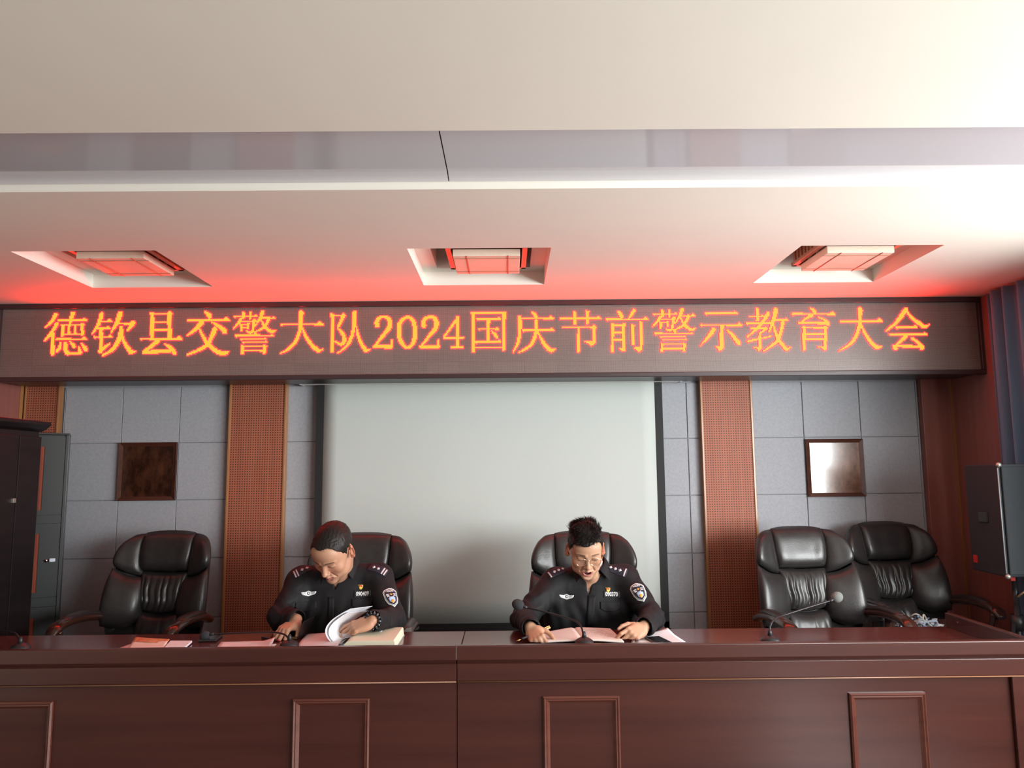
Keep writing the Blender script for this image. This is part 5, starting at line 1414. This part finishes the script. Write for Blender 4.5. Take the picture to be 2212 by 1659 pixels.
def build_glasses(H):
    fr = G(); lens = []
    for q in (-1, 1):
        pts = []
        for k in range(33):
            a = 2 * math.pi * k / 32; ca, sa = math.cos(a), math.sin(a)
            x = q * .0325 + .0235 * math.copysign(abs(ca) ** .75, ca); z = -.009 + .0185 * math.copysign(abs(sa) ** .75, sa)
            pts.append(H(x, -.1085 + .20 * (abs(x) - .02) ** 2 * 12, z))
        fr.tube(pts, .0012, 8, cap=False); lens.append(pts[:-1])
        fr.tube([H(q * .0562, -.102, -.004), H(q * .066, -.094, -.003), H(q * .080, -.045, .004), H(q * .0835, .004, .010), H(q * .0855, .018, .004), H(q * .0835, .030, -.012)], .0012, 8)
        fr.tube([H(q * .0105, -.108, -.012), H(q * .0095, -.1045, -.016)], .0010, 6)
    fr.tube([H(-.0095, -.108, -.003), H(0, -.1115, .0005), H(.0095, -.108, -.003)], .0012, 8)
    o = H(0, -.108, -.008)
    t = thing('eyeglasses', 'thin gold metal glasses worn by the man reading aloud', 'glasses', tuple(o))
    fr.v = [tuple(Vector(p) - o) for p in fr.v]
    obj('frame', fr, material('gold spectacle wire', (.70, .52, .36), .25, .9), t)
    M_l = bpy.data.materials.new('clear lens'); M_l.use_nodes = True; nt = M_l.node_tree; nt.nodes.clear()
    out = nt.nodes.new('ShaderNodeOutputMaterial'); mx = nt.nodes.new('ShaderNodeMixShader'); tr = nt.nodes.new('ShaderNodeBsdfTransparent'); gl = nt.nodes.new('ShaderNodeBsdfGlossy')
    gl.inputs['Roughness'].default_value = .03; mx.inputs[0].default_value = .07; tr.inputs[0].default_value = (.97, .97, .96, 1)
    nt.links.new(tr.outputs[0], mx.inputs[1]); nt.links.new(gl.outputs[0], mx.inputs[2]); nt.links.new(mx.outputs[0], out.inputs[0])
    for pts in lens:
        c = sum(pts, Vector()) / len(pts); g = G()
        g.grid([[c.lerp(p, k / 4) - o for p in pts] for k in (.05, 1, 2, 3, 4)], closeu=True); obj('lens', g, M_l, t, solid=.0012, fixn=False)

def build_wristband(wr, el):
    d = (wr - el).normalized(); c = wr + d * .012
    t = thing('wristband', 'black beaded wristband with pale marks on the bowed man left wrist', 'wristband', tuple(c))
    R = d.to_track_quat('Z', 'Y').to_matrix().to_4x4()
    g = G(); n = 14
    for k in range(n):
        a = 2 * math.pi * k / n; p = R @ Vector((.0345 * math.cos(a), .0315 * math.sin(a), 0)); g.ball(p, .0078, n=10, m=8)
    obj('beads', g, M_plastic, t)
    g = G()
    for k in range(n):
        a = 2 * math.pi * k / n; p = R @ Vector((.0405 * math.cos(a), .0375 * math.sin(a), 0)); g.ball(p, .0032, n=8, m=6)
    obj('bead_marks', g, M_silver, t)
def pen_grip(): return None
def build_people():
    R_cfg = dict(
        label='man in glasses and black police uniform reading aloud, holding a pen', hs=1.06, rot=(24, 2, -1), eye=pt(1270, 1206, 3.74), mouth=.010,
        sh=(pt(1200, 1256, 3.94), pt(1350, 1248, 3.94)), pelvis=Vector((.415, 4.09, .59)), seed=1.3,
        armA=(pt(1131, 1334, 3.77), pt(1146, 1356, 3.51)), armB=(pt(1409, 1333, 3.77), pt(1391, 1354, 3.53)),
        handA=dict(x=(.30, -.82, -.38), z=(-.45, -.20, .87), curl=[(38, 42, 22), (42, 45, 25), (45, 45, 28), (48, 45, 30)], spread=(3, 0, -3, -6), thumb=(.75, .35, -.35, -.45)),
        handB=dict(x=(-.62, -.58, -.18), z=(.30, -.55, .62), curl=[(22, 48, 28), (44, 56, 32), (52, 60, 34), (56, 60, 36)], spread=(6, 0, -3, -7), thumb=(.62, .25, -.15, -.3)),
        skin=(.50, .285, .185), lip=(.48, .17, .145), vbottom=pt(1273, 1284, 3.84), ushirt=(material('pale pink shirt', (.62, .50, .50), .7), .035, .030), lean=.45, rest=[(-1, 2, 3.74, .7465)],
        tips=(pt(1243, 1262, 3.835), pt(1325, 1258, 3.835)),
        hair=dict(line=[(-.13, .082), (-.085, .078), (-.065, .066), (-.05, .046), (-.035, .022), (-.022, -.008), (-.012, -.010), (-.004, .022), (.02, .020), (.032, -.010), (.05, -.040), (.08, -.062), (.13, -.07)],
                  skew=lambda x, y: np.where(y < -.055, -.014 * np.exp(-((x + .012) / .028) ** 2) + .004 * (x > .03), 0),
                  thick=lambda q: .005 + .010 * np.clip((q[:, 2] - .02) / .09, 0, 1), n=7000, w=.9, sg=.12,
                  strand=lambda q, r: ((r.uniform(.022, .040) if q[2] > .085 else r.uniform(.012, .022) if q[2] > .045 else r.uniform(.004, .008)),
                                       (-.45 + r.uniform(-.25, .25) + .5 * math.sin(q[0] * 60), -.8 if q[1] < .03 else .4, .2 if q[2] > .06 else -.7), (.22 + .16 * math.sin(q[0] * 90 + q[1] * 70) if q[2] > .085 else .07) + r.uniform(-.06, .08))),
        number=('090370', (1321, 1284)), wings=(1224, 1289), pin=(1313, 1274), patch=(1381, 1279, -.34), tilt=.02,
        boards=[((1219, 1229), (1184, 1244), 1, 3), ((1318, 1226), (1354, 1238), 1, 3)], flaps=[(1318, 1309)],
        placket=[(1279 - i * .7, 1286 + i * 10, 8) for i in range(8)])
    L_cfg = dict(
        label='man with bowed head in black police uniform leafing through a thick open book', hs=1.10, rot=(40, -20, 4), eye=pt(701, 1221, 3.62), mouth=.0,
        sh=(pt(651, 1253, 3.88), pt(818, 1247, 3.90)), pelvis=Vector((-.875, 4.09, .59)), seed=4.1, bulk=1.06,
        armA=(pt(606, 1333, 3.75), pt(640, 1339, 3.66)), armB=(pt(850, 1340, 3.74), pt(806, 1341, 3.50)),
        handA=dict(x=(-.42, -.70, -.30), z=(-.10, -.25, .95), curl=[(42, 30, 18), (30, 34, 18), (26, 34, 18), (24, 34, 20)], spread=(10, 3, -5, -14), thumb=(.55, .25, -.65, -.8)),
        handB=dict(x=(-.90, -.10, -.30), z=(-.25, -.62, .72), curl=[(14, 20, 12), (20, 24, 14), (26, 28, 16), (32, 28, 18)], spread=(9, 2, -5, -12), thumb=(.5, .15, -.3, -.3)),
        skin=(.47, .255, .165), lip=(.36, .13, .11), vbottom=pt(722, 1274, 3.80), ushirt=(material('dark undershirt', (.012, .018, .02), .7), .045, 0), lean=.45, rest=[(-3, 0, 3.74, .7375), (pt(738, 1390, 3.5).x, pt(862, 1390, 3.5).x, 3.65, .7765)],
        tips=(pt(690, 1268, 3.79), pt(766, 1254, 3.80)),
        hair=dict(line=[(-.13, .098), (-.085, .096), (-.07, .084), (-.052, .052), (-.040, .040), (-.028, -.004), (-.012, -.012), (-.003, .024), (.02, .020), (.034, -.012), (.05, -.045), (.08, -.066), (.13, -.072)],
                  skew=lambda x, y: np.where(y < -.05, -.010 * np.exp(-((x - .0) / .022) ** 2) + .008 * np.exp(-((np.abs(x) - .042) / .016) ** 2), 0),
                  thick=lambda q: .004 + .003 * np.clip((q[:, 2] - .0) / .09, 0, 1), n=6000, w=.75, sg=.07,
                  strand=lambda q, r: ((r.uniform(.009, .016) if q[2] > .06 else r.uniform(.004, .008)), (.55 + r.uniform(-.2, .2), -.35 if q[1] < .02 else .3, .0 if q[2] > .07 else -.7), .035 + r.uniform(-.02, .04))),
        number=('090409', (783, 1283)), wings=(666, 1282), pin=(779, 1268), patch=(846, 1290, -.10), tilt=.0,
        boards=[((672, 1226), (633, 1243), 2, 2), ((797, 1224), (836, 1240), 2, 2)], flaps=[(660, 1309), (782, 1302)],
        placket=[(716 - i * .3, 1290 + i * 9, 6) for i in range(9)])
    out = [build_man(L_cfg), build_man(R_cfg)]
    return out, (L_cfg, R_cfg)
LED_E = 27.0
build_room()
build_lamps()
build_led()
build_desks()
build_chairs()
build_cabinets()
build_right_corner()
PEOPLE, CFGS = build_people()
build_items()
build_glasses(PEOPLE[1][3])
build_wristband(CFGS[0]['armB'][1], CFGS[0]['armB'][0])
